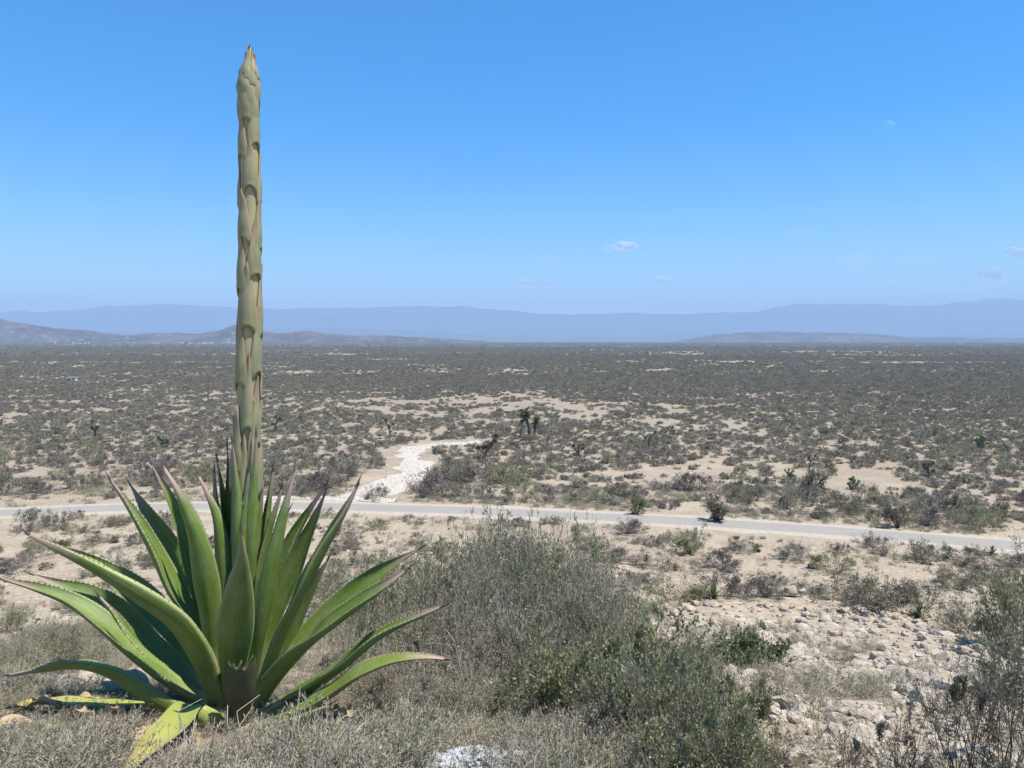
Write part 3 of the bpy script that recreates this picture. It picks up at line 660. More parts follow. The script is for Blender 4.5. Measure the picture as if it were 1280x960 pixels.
for q in range(1):   # creeping, larger leaves
    shrub_proto('creeper', ('dark_twig', 'bright_leaf'), 150 + q, 3600, 0.055, dict(n_stem=34, steps=14, seg=0.065, spread=1.35, branch=0.25, up=0.0, wander=0.34, r0=0.006, base_r=0.2, max_tips=420), dict(min_age=0.15, off=0.06, aspect=.7))
for q in range(2):   # dry straw tussock
    shrub_proto('straw', ('pale_twig', 'straw'), 160 + q, 900, 0.05, dict(n_stem=60, steps=13, seg=0.075, spread=0.6, branch=0.07, up=0.0, wander=0.16, r0=0.0032, base_r=0.14, max_tips=260), dict(min_age=0.4, off=0.01, aspect=.22))
for q in range(6):   # slope shrubs seen from 15 to 160 m, about 2 m wide
    shrub_proto('slope', ('twig', ('scrub_leaf', 'olive_leaf', 'mauve_leaf', 'grey_leaf', 'olive_leaf', 'mauve_leaf')[q]), 180 + q, 3600, 0.075, dict(n_stem=30, steps=11, seg=0.13, spread=1.2, branch=0.22, up=0.02, wander=0.36, r0=0.010, base_r=0.35, max_tips=240), dict(min_age=0.2, off=0.12, aspect=.55))

def plant(name, key, idx, p, h, w, label, cat, group=None, rz=None, nat=(1.0, 1.0)):
    st, fo = P_[key][idx % len(P_[key])]
    e = bpy.data.objects.new(name, None); COL.objects.link(e); e.location = (p[0], p[1], T(p[0], p[1])); e.empty_display_size = .1
    e.rotation_euler = (0, 0, rz if rz is not None else random.uniform(0, 6.28))
    zs = dim[st.name]; e.scale = (w / zs[0], w / zs[0], h / zs[1])
    link('stems', st, e); link('foliage', fo, e)
    return tag(e, label, cat, group)
dim = {}
for L in P_.values():
    for st, fo in L:
        c = np.empty(len(fo.vertices) * 3, np.float32); fo.vertices.foreach_get('co', c); c = c.reshape(-1, 3)
        dim[st.name] = (float(np.percentile(np.hypot(c[:, 0], c[:, 1]), 96)) * 2, float(np.percentile(c[:, 2], 97)))
random.seed(11)

# ------------------------------------------------------------------ shrubs of the foreground (base px,row, height m, width m)
GB, CB = 'grey shrubs of the thicket beside the agave', 'shrub'
FG = [
 ('grey', 455, 800, 1.00, 1.5), ('grey', 525, 800, 1.35, 1.7), ('grey', 590, 792, 1.55, 1.8), ('grey', 650, 796, 1.60, 1.8), ('grey', 712, 800, 1.45, 1.7), ('grey', 758, 812, 1.00, 1.4),
 ('grey', 620, 770, 1.9, 2.0), ('grey', 690, 775, 1.7, 2.0), ('grey', 495, 775, 1.35, 1.7), ('grey', 425, 770, 1.1, 1.6),
 ('grey', 470, 850, .70, 1.0), ('grey', 545, 862, .85, 1.1), ('grey', 625, 858, 1.00, 1.2), ('grey', 705, 858, 1.00, 1.2), ('grey', 775, 856, .80, 1.1)]
for q, (k, x, y, h, w) in enumerate(FG):
    plant('grey_shrub', k, q, ground(x, y), h * (.80 if y < 830 else .95), w, 'tall twiggy grey-green shrub at the back of the thicket beside the agave' if y < 830 else 'knee-high twiggy grey-green shrub in the middle of the thicket beside the agave', CB, 'grey shrubs of the thicket beside the agave')
GN = [(600, 838, .80, .8), (680, 905, .48, .7), (740, 915, .52, .8), (800, 905, .55, .85), (840, 892, .40, .65), (850, 935, .44, .65), (905, 948, .38, .5), (800, 950, .45, .7), (870, 985, .40, .6), (930, 990, .32, .45)]
for q, (x, y, h, w) in enumerate(GN):
    plant('green_shrub', 'green', q, ground(x, y), h, w, 'low small-leaved green shrub at the stony edge of the thicket', CB, 'low green shrubs in front of the thicket')
for q, (x, y, h, w) in enumerate([(470, 835, .55, .9), (520, 850, .6, .9), (575, 872, .6, .8), (440, 872, .35, .7), (500, 895, .38, .7), (650, 880, .6, .8), (610, 815, .95, 1.1), (730, 845, .8, .9), (560, 905, .35, .6)]):
    plant('dry_shrub', 'brown', q, ground(x, y), h, w, 'dry brownish leafless-looking shrub at the near foot of the thicket', CB, 'dry brown shrubs of the thicket')
for q, (x, y, h, w) in enumerate([(915, 842, .38, 1.0), (950, 832, .30, .7)]):
    plant('creeping_shrub', 'creeper', q, ground(x, y), h, w, 'low sprawling bush with bright broad leaves beside the stones', CB, 'sprawling broad-leaved bushes')
for q, (x, y, h, w) in enumerate([(555, 830, .80, .5), (590, 845, .85, .6), (520, 842, .6, .5), (615, 820, .9, .5), (480, 900, .35, .4)]):
    plant('dry_tussock', 'straw', q, ground(x, y), h, w, 'straw-coloured dry grass tussock standing in the thicket', 'grass tussock', 'dry tussocks in the thicket')
RB = [('bare', 1268, 975, .62, .75, 'nearly leafless bush with dark bare branches over the stones'), ('bare', 1215, 1010, .55, .6, 'open twiggy bush with slanting dark branches over the stones'),
      ('bare', 1128, 985, .36, .42, 'small dark twiggy bush with tiny green leaves among the stones'), ('bare', 1062, 985, .24, .26, 'tiny sparse sprig of a bush between pale stones'),
      ('green', 1262, 812, .85, 1.2, 'large dark olive bush behind the bare branched bush'), ('grey', 1205, 795, .50, .8, 'half-height grey bush at the rim of the stone field'), ('bare', 1300, 800, 1.15, 1.4, 'tall greyish bare-topped bush at the rim of the stone field'),
      ('green', 1310, 880, .6, .9, 'leafy bush growing under the tall bare-topped bush')]
for q, (k, x, y, h, w, lb) in enumerate(RB): plant('twiggy_bush', k, q, ground(x, y), h, w, lb, CB)
LB = [(95, 838, .42, .85), (25, 842, .30, .7), (60, 812, .35, .8), (175, 752, .55, 1.2), (215, 742, .5, 1.1), (105, 765, .45, 1.1), (12, 790, .35, .9), (135, 800, .3, .6)]
for q, (x, y, h, w) in enumerate(LB):
    plant('herb_bush', 'grey', q, ground(x, y), h, w, 'small ashy grey bush on the stony slope behind the agave leaves', CB, 'small ashy bushes behind the agave')

# ------------------------------------------------------------------ instanced stuff
def inst_nodes(name, coll):
    ng = bpy.data.node_groups.new(name, 'GeometryNodeTree')
    ng.interface.new_socket('Geometry', in_out='INPUT', socket_type='NodeSocketGeometry'); ng.interface.new_socket('Geometry', in_out='OUTPUT', socket_type='NodeSocketGeometry')
    N = ng.nodes; i = N.new('NodeGroupInput'); o = N.new('NodeGroupOutput'); iop = N.new('GeometryNodeInstanceOnPoints'); ci = N.new('GeometryNodeCollectionInfo')
    ci.inputs['Collection'].default_value = coll; ci.inputs['Separate Children'].default_value = True; ci.inputs['Reset Children'].default_value = True
    def na(n, t): a = N.new('GeometryNodeInputNamedAttribute'); a.data_type = t; a.inputs['Name'].default_value = n; return a.outputs['Attribute']
    e2r = N.new('FunctionNodeEulerToRotation'); ng.links.new(na('rot', 'FLOAT_VECTOR'), e2r.inputs[0])
    iop.inputs['Pick Instance'].default_value = True
    ng.links.new(i.outputs[0], iop.inputs['Points']); ng.links.new(ci.outputs[0], iop.inputs['Instance']); ng.links.new(na('idx', 'INT'), iop.inputs['Instance Index'])
    ng.links.new(e2r.outputs[0], iop.inputs['Rotation']); ng.links.new(na('scl', 'FLOAT_VECTOR'), iop.inputs['Scale']); ng.links.new(iop.outputs[0], o.inputs[0])
    return ng
def scatter(name, meshes, P, rot, scl, idx, label):
    coll = bpy.data.collections.new(name + '_kinds')
    for q, m in enumerate(meshes): coll.objects.link(bpy.data.objects.new('%s_kind_%02d' % (name, q), m))
    me = bpy.data.meshes.new(name); P = np.asarray(P, np.float32); me.vertices.add(len(P)); me.vertices.foreach_set('co', P.ravel())
    for k, v in (('rot', rot), ('scl', scl)):
        a = me.attributes.new(k, 'FLOAT_VECTOR', 'POINT'); a.data.foreach_set('vector', np.asarray(v, np.float32).ravel())
    a = me.attributes.new('idx', 'INT', 'POINT'); a.data.foreach_set('value', np.asarray(idx, np.int32))
    o = link(name, me); md = o.modifiers.new('scatter', 'NODES'); md.node_group = inst_nodes(name + '_nodes', coll)
    return tag(o, label, kind='stuff')
def joined(S, L, name, mats):
    """twigs and leaves of one plant as a single mesh for scattering"""
    def rd(me):
        v = np.empty(len(me.vertices) * 3, np.float32); me.vertices.foreach_get('co', v); a = np.empty(len(me.vertices), np.float32); me.attributes['v'].data.foreach_get('value', a)
        q = np.empty(len(me.loops), np.int32); me.loops.foreach_get('vertex_index', q); return v.reshape(-1, 3), a, q.reshape(-1, 4)
    v1, a1, q1 = rd(S); v2, a2, q2 = rd(L)
    return mesh_np(name, np.vstack([v1, v2]), [q1, q2 + len(v1)], mats, mi=np.r_[np.zeros(len(q1)), np.ones(len(q2))], attrs={'v': np.r_[a1, a2]})
rng = np.random.default_rng(5)
# dry grey herbs covering the ground of the foreground
HB = []
for q in range(5):
    S = grow(300 + q, 30, 9, 0.034, 1.15, 0.22, up=0.02, wander=0.42, r0=0.0024, base_r=0.07, max_tips=150)
    HB.append(joined(twig_mesh('h', S, M['pale_twig'], q), leaf_mesh('hl', S, M['dry_herb'], 900, 0.020, min_age=0.1, seed=q, off=0.02, aspect=.32), 'herb', [M['pale_twig'], M['dry_herb'] if q < 3 else M['grey_leaf']]))
n = 13000; X = rng.uniform(-6.5, 4.5, n); Y = 2.2 + 9 * rng.uniform(0, 1, n) ** 1.4
dens = fbm(X / 1.1, Y / 1.1, 77)
keep = (np.abs(X) < Y * 0.8 + 0.6) & ((X < 0.55 + 0.06 * Y + 0.5 * (fbm(X, Y * 1.3, 31) - .5)) | (rng.uniform(0, 1, n) < 0.07)) & (rng.uniform(0, 1, n) < np.where(Y < 5.2, 0.35 + dens, np.where(X > -0.9, .6, (dens - 0.32) * 1.3)))
keep &= ~((np.hypot(X - AGX, (Y - AGY) * 1.2) < 0.26))
X, Y = X[keep], Y[keep]; m = len(X)
s = rng.uniform(.35, .95, m) * (0.55 + 0.75 * fbm(X / .7, Y / .7, 12))
s = np.where((np.abs(X - AGX + .15) < 1.25) & (Y > 3.6) & (Y < 5.3), s * .62, s); s = np.where((np.abs(X + 1.66) < .17) & (Y < 4.0), s * .3, s)
scatter('ground_cover', HB, np.stack([X, Y, terrain(X, Y) - 0.005], 1), np.stack([rng.normal(0, .12, m), rng.normal(0, .12, m), rng.uniform(0, 6.28, m)], 1), np.stack([s, s, s * rng.uniform(.8, 1.3, m)], 1), rng.integers(0, 5, m), 'dry grey herbs covering the ground round the agave')

# ------------------------------------------------------------------ slope shrubs down to and just past the road
random.seed(3); rng = np.random.default_rng(8)
EXPL = [(70, 660, 62), (150, 658, 30), (30, 665, 40), (60, 690, 60), (120, 680, 50), (20, 715, 60), (135, 715, 70), (195, 705, 50), (430, 668, 50), (470, 660, 36), (410, 690, 40),
        (785, 664, 52), (725, 662, 26), (690, 655, 30), (830, 676, 30), (862, 688, 62), (925, 690, 50), (895, 712, 60), (960, 730, 50), (1075, 758, 110), (1150, 758, 85), (1110, 752, 70), (1215, 705, 80), (1265, 705, 60), (1095, 688, 60), (1160, 700, 60), (900, 745, 90), (845, 752, 80),
        (800, 735, 60), (950, 748, 70), (1010, 745, 60), (1190, 735, 70), (990, 700, 50), (1040, 715, 60), (1240, 730, 90), (770, 700, 50), (820, 710, 60), (740, 690, 50), (1050, 690, 36)]
slope = []
for x, y, w in EXPL:
    p = ground(x, y); slope.append((p.x, p.y, min(w / pxm(p), 4.6)))
def free(x, y, r, pts):
    return all((x - a) ** 2 + (y - b) ** 2 > (0.40 * (r + c)) ** 2 for a, b, c in pts)
tries = 0
while len(slope) < 215 and tries < 6000:
    tries += 1
    y = random.uniform(50, 92); x = random.uniform(-0.78, 0.78) * y
    if abs(y - road_y(x)) < 4.4 or y > road_y(x): continue
    r = random.choice((.8, 1.0, 1.4, 1.8, 2.4, 3.0))
    d = float(fbm(x / 7, y / 7, 61))
    if d < 0.47 and random.random() > .2: continue
    if free(x, y, r, slope): slope.append((x, y, r))
for q, (x, y, w) in enumerate(slope):
    plant('slope_shrub', 'slope', q, (x, y), w * random.uniform(.24, .40), w, ('rounded grey-green shrub on the bare ground on the near side of the road', 'dry brownish-mauve shrub on the bare ground on the near side of the road')[q % 3 == 2], CB, ('grey-green shrubs on the near side of the road', 'mauve shrubs on the near side of the road')[q % 3 == 2])
def track_d(x, y):
    x = np.asarray(x, float); y = np.asarray(y, float)
    return np.min(np.hypot(x[..., None] - tx, y[..., None] - ty), -1)
beyond = []; tries = 0
CLR = [(ground(795, 592), 9, 3), (ground(480, 605), 5, 4), (ground(700, 605), 7, 2.5)]
for x, y, w in [(560, 605, 60), (600, 603, 70), (640, 607, 60), (575, 590, 60), (530, 618, 60), (470, 622, 40), (575, 621, 40), (635, 630, 24), (730, 628, 40), (895, 648, 34), (795, 640, 18), (430, 600, 60), (400, 612, 50), (455, 585, 50), (1060, 640, 60), (1150, 655, 70), (1220, 660, 60), (940, 625, 60), (870, 612, 60), (1000, 632, 60), (350, 590, 60), (190, 600, 70), (250, 605, 60), (100, 612, 60), (40, 618, 50)]:
    p = ground(x, y)
    if abs(p.y - road_y(p.x)) > 4: beyond.append((p.x, p.y, w / pxm(p)))
while len(beyond) < 240 and tries < 9000:
    tries += 1
    x = random.uniform(-105, 110); y = random.uniform(60, 150)
    if abs(x) > .74 * y or y - road_y(x) < 5.5: continue
    if float(track_d(x, y)) < 4.5 or any(((x - c.x) / a) ** 2 + ((y - c.y) / b) ** 2 < 1 for c, a, b in CLR): continue
    if float(fbm(x / 9, y / 13, 91)) < 0.44: continue
    r = random.choice((1.4, 1.8, 2.4, 3.0, 3.6))
    if free(x, y, r, beyond): beyond.append((x, y, r))
for q, (x, y, w) in enumerate(beyond):
    plant('roadside_shrub', 'slope', q + 1, (x, y), w * random.uniform(.30, .48), w, ('rounded grey-green shrub of the scrubland just beyond the road', 'dry brownish-mauve shrub of the scrubland just beyond the road')[q % 3 == 1], CB, ('grey-green shrubs just beyond the road', 'mauve shrubs just beyond the road')[q % 3 == 1])

# ------------------------------------------------------------------ the endless scrub of the plain
FP = []
for q in range(8):
    S = grow(400 + q, 22, 8, 0.16, 1.25, 0.2, up=0.015, wander=0.4, r0=0.012, base_r=0.35, max_tips=110)
    FP.append(joined(twig_mesh('s', S, M['twig'], q), leaf_mesh('sl', S, M['scrub_leaf'], 620, 0.20, min_age=0.1, seed=q, off=0.22, aspect=.62), 'scrub', [M['dark_twig'] if q % 2 else M['twig'], M[('scrub_leaf', 'olive_leaf', 'mauve_leaf', 'scrub_leaf', 'grey_leaf', 'mauve_leaf', 'olive_leaf', 'scrub_leaf')[q]]]))
pts = []
def zone(y0, y1, cell, s0, s1, dens, seed, stretch=1.0):
    r = np.random.default_rng(seed)
    xs = np.arange(-0.82 * y1, 0.82 * y1, cell); ys = np.arange(y0, y1, cell)
    X, Y = np.meshgrid(xs, ys); X = (X + r.uniform(-.5, .5, X.shape) * cell).ravel(); Y = (Y + r.uniform(-.5, .5, Y.shape) * cell).ravel()
    k = (np.abs(X) < 0.8 * Y) & (Y - road_y(X) > 6)
    X, Y = X[k], Y[k]
    f = fbm(X / (cell * 4), Y / (cell * 5.5), seed + 1) * .52 + fbm(X / 60, Y / 120, seed + 2) * .20 + fbm(X / 420, Y / 70, 915) * .28
    left = smooth(0.15, -0.45, X / Y) * .045 + .10 * (smooth(.56, .68, fbm(X / 190, Y / 420, 333)) )
    k = (f > dens + left + r.normal(0, .05, len(f)))
    k &= track_d(X, Y) > 4.5
    for c, a, b in CLR: k &= ((X - c.x) / a) ** 2 + ((Y - c.y) / b) ** 2 > 1
    X, Y = X[k], Y[k]; s = r.uniform(s0, s1, len(X)) * (0.7 + 0.6 * r.uniform(0, 1, len(X)))
    pts.append((X, Y, s))
zone(60, 420, 1.9, .42, 1.05, .37, 1)
zone(420, 1000, 3.4, .8, 1.5, .375, 2)
zone(1000, 2200, 9.0, 2.0, 3.4, .40, 3)
zone(2200, 6200, 30.0, 4.5, 8.0, .42, 4)
X = np.concatenate([p[0] for p in pts]); Y = np.concatenate([p[1] for p in pts]); s = np.concatenate([p[2] for p in pts])
bx = np.array([b[0] for b in beyond]); by = np.array([b[1] for b in beyond]); bw = np.array([b[2] for b in beyond])
nearm = Y < 170; k = np.ones(len(X), bool)
dd = np.min(np.hypot(X[nearm][:, None] - bx, Y[nearm][:, None] - by) / bw, 1); k[np.where(nearm)[0]] = dd > .42
X, Y, s = X[k], Y[k], s[k]; m = len(X); rng = np.random.default_rng(14)
print('scrub instances', m)
zs = s * np.where(Y < 1000, rng.uniform(.6, 1.0, m), np.where(Y < 2200, .6, .35))
scatter('scrub', FP, np.stack([X, Y, terrain(X, Y) - .05], 1), np.stack([np.zeros(m), np.zeros(m), rng.uniform(0, 6.28, m)], 1), np.stack([s, s, zs], 1), rng.integers(0, 8, m), 'grey-green desert scrub covering the plain to the horizon')

for z_ in DRY_STEMS: dry_stem(*z_)

# ------------------------------------------------------------------ stones
import bmesh
def ico(sub):
    bm = bmesh.new(); bmesh.ops.create_icosphere(bm, subdivisions=sub, radius=1.0)
    V = np.array([v.co[:] for v in bm.verts]); F = np.array([[v.index for v in f.verts] for f in bm.faces]); bm.free(); return V, F
IV3, IF3 = ico(3); IV2, IF2 = ico(2)
def rock_mesh(name, seed, mat, sub=3, flat=0.6, planes=9, rough=0.05):
    r = np.random.default_rng(seed); V, F = (IV3, IF3) if sub == 3 else (IV2, IF2)
    N = r.normal(0, 1, (planes, 3)); N /= np.linalg.norm(N, axis=1)[:, None]; D = r.uniform(.55, 1.0, planes)
    dots = np.maximum(V @ N.T, 1e-3); rad = np.minimum((D / dots).min(1), 1.25)
    rad = rad * (1 + rough * (fbm(V[:, 0] * 4 + V[:, 2] * 3, V[:, 1] * 4 - V[:, 2] * 2, seed) - .5) * 2)
    P = V * rad[:, None] * np.array([1.0, r.uniform(.6, .95), flat * r.uniform(.7, 1.2)])
    return mesh_np(name, P, [F], mat)
ROCKS = [rock_mesh('stone', 500 + q, M['rock'], 3) for q in range(12)]
PEB = [rock_mesh('pebble', 540 + q, M['rock'], 2, .55) for q in range(6)]
def to_px(x, y, z):
    dz = z - CAMZ; dep = y * CP - dz * SP; return 640 + FPX * x / dep, 480 - FPX * (dz * CP + y * SP) / dep
def inside(px, py, poly):
    c = np.zeros(np.shape(px), bool); j = len(poly) - 1
    for i in range(len(poly)):
        (xi, yi), (xj, yj) = poly[i], poly[j]
        c ^= ((yi > py) != (yj > py)) & (px < (xj - xi) * (py - yi) / (yj - yi + 1e-9) + xi); j = i
    return c
FIELD = [(770, 762), (900, 752), (1010, 758), (1120, 764), (1210, 772), (1420, 790), (1700, 1100), (930, 1100), (965, 960), (950, 880), (890, 830), (800, 800)]
rng = np.random.default_rng(77)
n = 60000; X = rng.uniform(.3, 11, n); Y = rng.uniform(2.4, 15.5, n); Z = terrain(X, Y); pxx, pyy = to_px(X, Y, Z)
k = inside(pxx, pyy, FIELD) & (fbm(X / .9, Y / .9, 5) + rng.normal(0, .12, n) > .45); X, Y, Z = X[k], Y[k], Z[k]
size = 0.016 * (1 - rng.uniform(0, 1, len(X))) ** (-0.52); size = np.minimum(size, .11)
order = np.argsort(-size * 960 / Y); big = order[:290]; rest = order[290:7500]
for q, i in enumerate(big):
    o = link('stone', ROCKS[q % 12], None, (X[i], Y[i], Z[i] + size[i] * .12), rng.uniform(0, 6.28), size[i] * rng.uniform(.8, 1.2))
    o.rotation_euler = (rng.normal(0, .2), rng.normal(0, .2), rng.uniform(0, 6.28))
    tag(o, 'pale angular limestone stone lying loose in the stony clearing', 'stone', 'loose stones of the stony clearing')
m = len(rest)
def scat_rocks(name, X, Y, s, label):
    m = len(X); scatter(name, PEB, np.stack([X, Y, terrain(X, Y) + s * .15], 1), np.stack([rng.normal(0, .35, m), rng.normal(0, .35, m), rng.uniform(0, 6.28, m)], 1), np.stack([s, s, s], 1), rng.integers(0, 6, m), label)
scat_rocks('gravel', X[rest], Y[rest], size[rest], 'small pale stones and gravel between the loose stones')
n = 9000; Y2 = rng.uniform(6.5, 85, n); X2 = rng.uniform(-.8, .8, n) * Y2; kk = (road_y(X2) - Y2 > 4) & (fbm(X2 / 3, Y2 / 3, 8) > .5) & (rng.uniform(0, 1, n) < np.clip(1.4 - Y2 / 60, .1, 1))
X2, Y2 = X2[kk], Y2[kk]; scat_rocks('slope_gravel', X2, Y2, np.clip(.03 * (1 - rng.uniform(0, 1, len(X2))) ** -.5, 0, .28) * (.5 + Y2 / 40), 'scattered pale stones on the slope down to the road')
# rubble along the white track and the verge
q = rng.integers(0, len(tx), 900); X3 = tx[q] + rng.normal(0, 2.0, 900); Y3 = ty[q] + rng.normal(0, 2.0, 900); ok = np.abs(Y3 - road_y(X3)) > 3.4
q = rng.uniform(-33, -14, 260); X3 = np.r_[X3[ok], q]; Y3 = np.r_[Y3[ok], road_y(q) + 4.9 + rng.normal(0, .8, 260)]
PEBW = [rock_mesh('rubble_lump', 560 + q, M['caliche'], 2, .6) for q in range(4)]
mm = len(X3); s3 = rng.uniform(.04, .15, mm)
scatter('track_rubble', PEBW, np.stack([X3, Y3, terrain(X3, Y3) + .06], 1), np.stack([rng.normal(0, .3, mm), rng.normal(0, .3, mm), rng.uniform(0, 6.28, mm)], 1), np.stack([s3, s3, s3], 1), rng.integers(0, 4, mm), 'white rubble strewn over the bulldozed track')
for (x, y, w) in [(940, 741, 14), (958, 743, 18), (975, 742, 12), (990, 743, 16), (1003, 744, 10), (925, 740, 9), (812, 728, 9), (838, 732, 8)]:
    p = ground(x, y + 2); o = link('white_boulder', ROCKS[int(x) % 12], None, (p.x, p.y, p.z + .1), x, (min(w / pxm(p) * .6, .5),) * 3); o.data = o.data
    tag(o, 'white boulder in the short stone row below the stony clearing', 'boulder', 'white boulders in a row')
p = ground(1262, 706); tag(link('large_boulder', ROCKS[3], None, (p.x, p.y, p.z + .1), 1.0, (.8, .5, .55)), 'broad white boulder between shrubs by the road', 'boulder')
def karst():
    V, F = ico(6); r = 1.0
    a = fbm(V[:, 0] * 2.1 + 3, V[:, 1] * 2.1 + V[:, 2] * 1.7, 3, 5); b_ = 1 - np.abs(fbm(V[:, 0] * 5 + V[:, 2] * 2.5, V[:, 1] * 5 - V[:, 2] * 4, 9, 5) - .5) * 2
    c = np.abs(fbm(V[:, 0] * 9 - V[:, 2] * 6, V[:, 1] * 9 + V[:, 2] * 5, 19, 4) - .5) * 2
    P = V * (0.70 + .42 * a + .16 * b_ ** 3 - .14 * np.exp(-(c / .07) ** 2))[:, None] * np.array([.27, .20, .14])
    p = ground(588, 985); tag(link('karst_rock', mesh_np('karst_rock', P, [F], M['white_rock']), None, (p.x, p.y, p.z + .0), .4), 'craggy bleached white rock half buried in dry herbs', 'rock')
karst()
for x, y, w, lb in [(845, 902, .13, 'rounded pale rock showing through the green shrubs'), (720, 955, .07, 'small pale stone on bare soil beside the craggy white rock'), (805, 962, .09, 'flat cream stone under the green shrub by the bare soil'), (150, 868, .16, 'sunlit pale stone in the shadow under the left agave leaves'), (105, 855, .12, 'low pale stone behind the drooping left agave leaf')]:
    p = ground(x, y); tag(link('stone', ROCKS[int(x) % 12], None, (p.x, p.y, p.z + w * .3), x, w), lb, 'stone')

# ------------------------------------------------------------------ dry tufts dotting the bare soil of the slope
n = 2600; Y4 = 8 + 80 * rng.uniform(0, 1, n) ** .8; X4 = rng.uniform(-.8, .8, n) * Y4; kk = (road_y(X4) - Y4 > 3.6) & (fbm(X4 / 4, Y4 / 4, 88) + rng.normal(0, .1, n) > .47); kk &= ~((X4 > 1) & (Y4 < 13.5))
X4, Y4 = X4[kk], Y4[kk]; mm = len(X4); s4 = rng.uniform(.6, 1.5, mm) * (.6 + Y4 / 50)
scatter('dry_tufts', HB, np.stack([X4, Y4, terrain(X4, Y4) - .01], 1), np.stack([np.zeros(mm), np.zeros(mm), rng.uniform(0, 6.28, mm)], 1), np.stack([s4, s4, s4 * .8], 1), rng.integers(0, 5, mm), 'low dry tufts dotting the bare soil of the slope')
n = 5000; X5 = rng.uniform(-90, 75, n); Y5 = road_y(X5) + rng.uniform(3.3, 24, n); kk = track_d(X5, Y5) > 3; X5, Y5 = X5[kk], Y5[kk]; kk = fbm(X5 / 5, Y5 / 5, 18) > .47; X5, Y5 = X5[kk], Y5[kk]; mm = len(X5); s4 = rng.uniform(1.2, 3.2, mm)
scatter('verge_tufts', HB, np.stack([X5, Y5, terrain(X5, Y5) - .01], 1), np.stack([np.zeros(mm), np.zeros(mm), rng.uniform(0, 6.28, mm)], 1), np.stack([s4, s4, s4 * .8], 1), rng.integers(0, 5, mm), 'low dry tufts along the far verge of the road')

# ------------------------------------------------------------------ small agaves and prickly pears
M['small_agave'] = simple('small_agave_leaf', (0.15, 0.18, 0.085), .5, 9)
M['pad'] = simple('cactus_pad', (0.14, 0.16, 0.085), .6, 8)
def blade(name, L, W, th, droop, mat):
    t = np.linspace(0, 1, 7); w = np.interp(t, [0, .3, .6, 1], [.6, 1, .75, .03]) * W / 2; V = []
    for a, b in zip(t, w):
        z = L * (a * math.sin(1.0) - droop * a * a); x = L * a * math.cos(1.0) * (1 + .2 * a)
        V += [(x, -b, z + b * .5), (x, 0, z), (x, b, z + b * .5), (x, 0, z - th * (1 - a) - .002)]
    Q = [(i * 4 + j, i * 4 + 4 + j, i * 4 + 4 + (j + 1) % 4, i * 4 + (j + 1) % 4) for i in range(6) for j in range(4)]
    return mesh_np(name, np.array(V), [np.array(Q)], mat, sm=False)
BL = [blade('leaf', .42, .09, .02, d, M['small_agave']) for d in (0.05, .25, .5)]
def small_agave(x, y, sc_, label):
    p = ground(x, y); e = bpy.data.objects.new('small_agave', None); COL.objects.link(e); e.location = (p.x, p.y, p.z - .02); sc_ = min(sc_ * .55 * max(1, 26 / pxm(p)), 3); e.scale = (sc_,) * 3
    e.rotation_euler = (0, 0, x); tag(e, label, 'agave', 'small agaves on the slope')
    for ring, (nn, tilt, bl) in enumerate(((9, .35, 2), (8, -.05, 1), (6, -.4, 0))):
        for q in range(nn):
            o = link('leaf', BL[bl], e, (0, 0, .02 + ring * .015)); o.rotation_euler = (0, tilt + random.uniform(-.1, .1), 6.283 * q / nn + ring * .4 + random.uniform(-.15, .15))
random.seed(9)
for x, y, s_, lb in [(891, 748, 1.1, 'small bright agave beside the row of white boulders'), (922, 728, 1.2, 'small agave rosette in front of a dark slope shrub'), (862, 692, 1.7, 'spiky little agave on the open slope'), (1148, 772, 1.0, 'small yellowish agave at the edge of the stony clearing below dark shrubs'),
                     (868, 676, 1.8, 'little agave standing by shrubs near the road'), (1178, 722, 1.2, 'small agave among shrubs on the lower slope'), (1240, 694, 2.0, 'pale small agave close to the road beside shrubs')]: small_agave(x, y, s_, lb)
PADV, PADF = IV2 * np.array([.16, .035, .20]) + np.array([0, 0, .19]), IF2
PADM = mesh_np('pad', PADV, [PADF], M['pad'], sm=True)
def prickly_pear(x, y, sc_, label, seed):
    r = random.Random(seed); p = ground(x, y); e = bpy.data.objects.new('prickly_pear', None); COL.objects.link(e); e.location = (p.x, p.y, p.z - .05); e.scale = (sc_,) * 3; tag(e, label, 'cactus', 'prickly pear cacti')
    fr = [Matrix.Translation((r.uniform(-.25, .25), r.uniform(-.2, .2), 0)) @ Matrix.Rotation(r.uniform(0, 6), 4, 'Z') @ Matrix.Rotation(r.uniform(-.5, .5), 4, 'Y') for _ in range(5)]; allf = list(fr)
    for lev in range(3):
        nx = []
        for m_ in fr:
            for _ in range(r.choice((1, 2, 2))):
                nx.append(m_ @ Matrix.Translation((r.uniform(-.08, .08), 0, .34)) @ Matrix.Rotation(r.uniform(-.9, .9), 4, 'Y') @ Matrix.Rotation(r.uniform(-1, 1), 4, 'Z') @ Matrix.Scale(.9, 4))
        fr = nx[:9]; allf += fr
    for m_ in allf: o = link('pad', PADM, e); o.matrix_local = m_
for q, (x, y, s_, lb) in enumerate([(405, 614, 1.3, 'prickly pear cactus beside the white rubble of the road verge'), (1068, 612, 1.7, 'large prickly pear cactus in the scrub beyond the road'), (985, 600, 1.6, 'prickly pear cactus between low scrub and bare ground'), (205, 560, 2.2, 'wide prickly pear clump deep in the scrub'), (1225, 560, 2.2, 'dark prickly pear clump in dense scrub')]): prickly_pear(x, y, s_, lb, q)

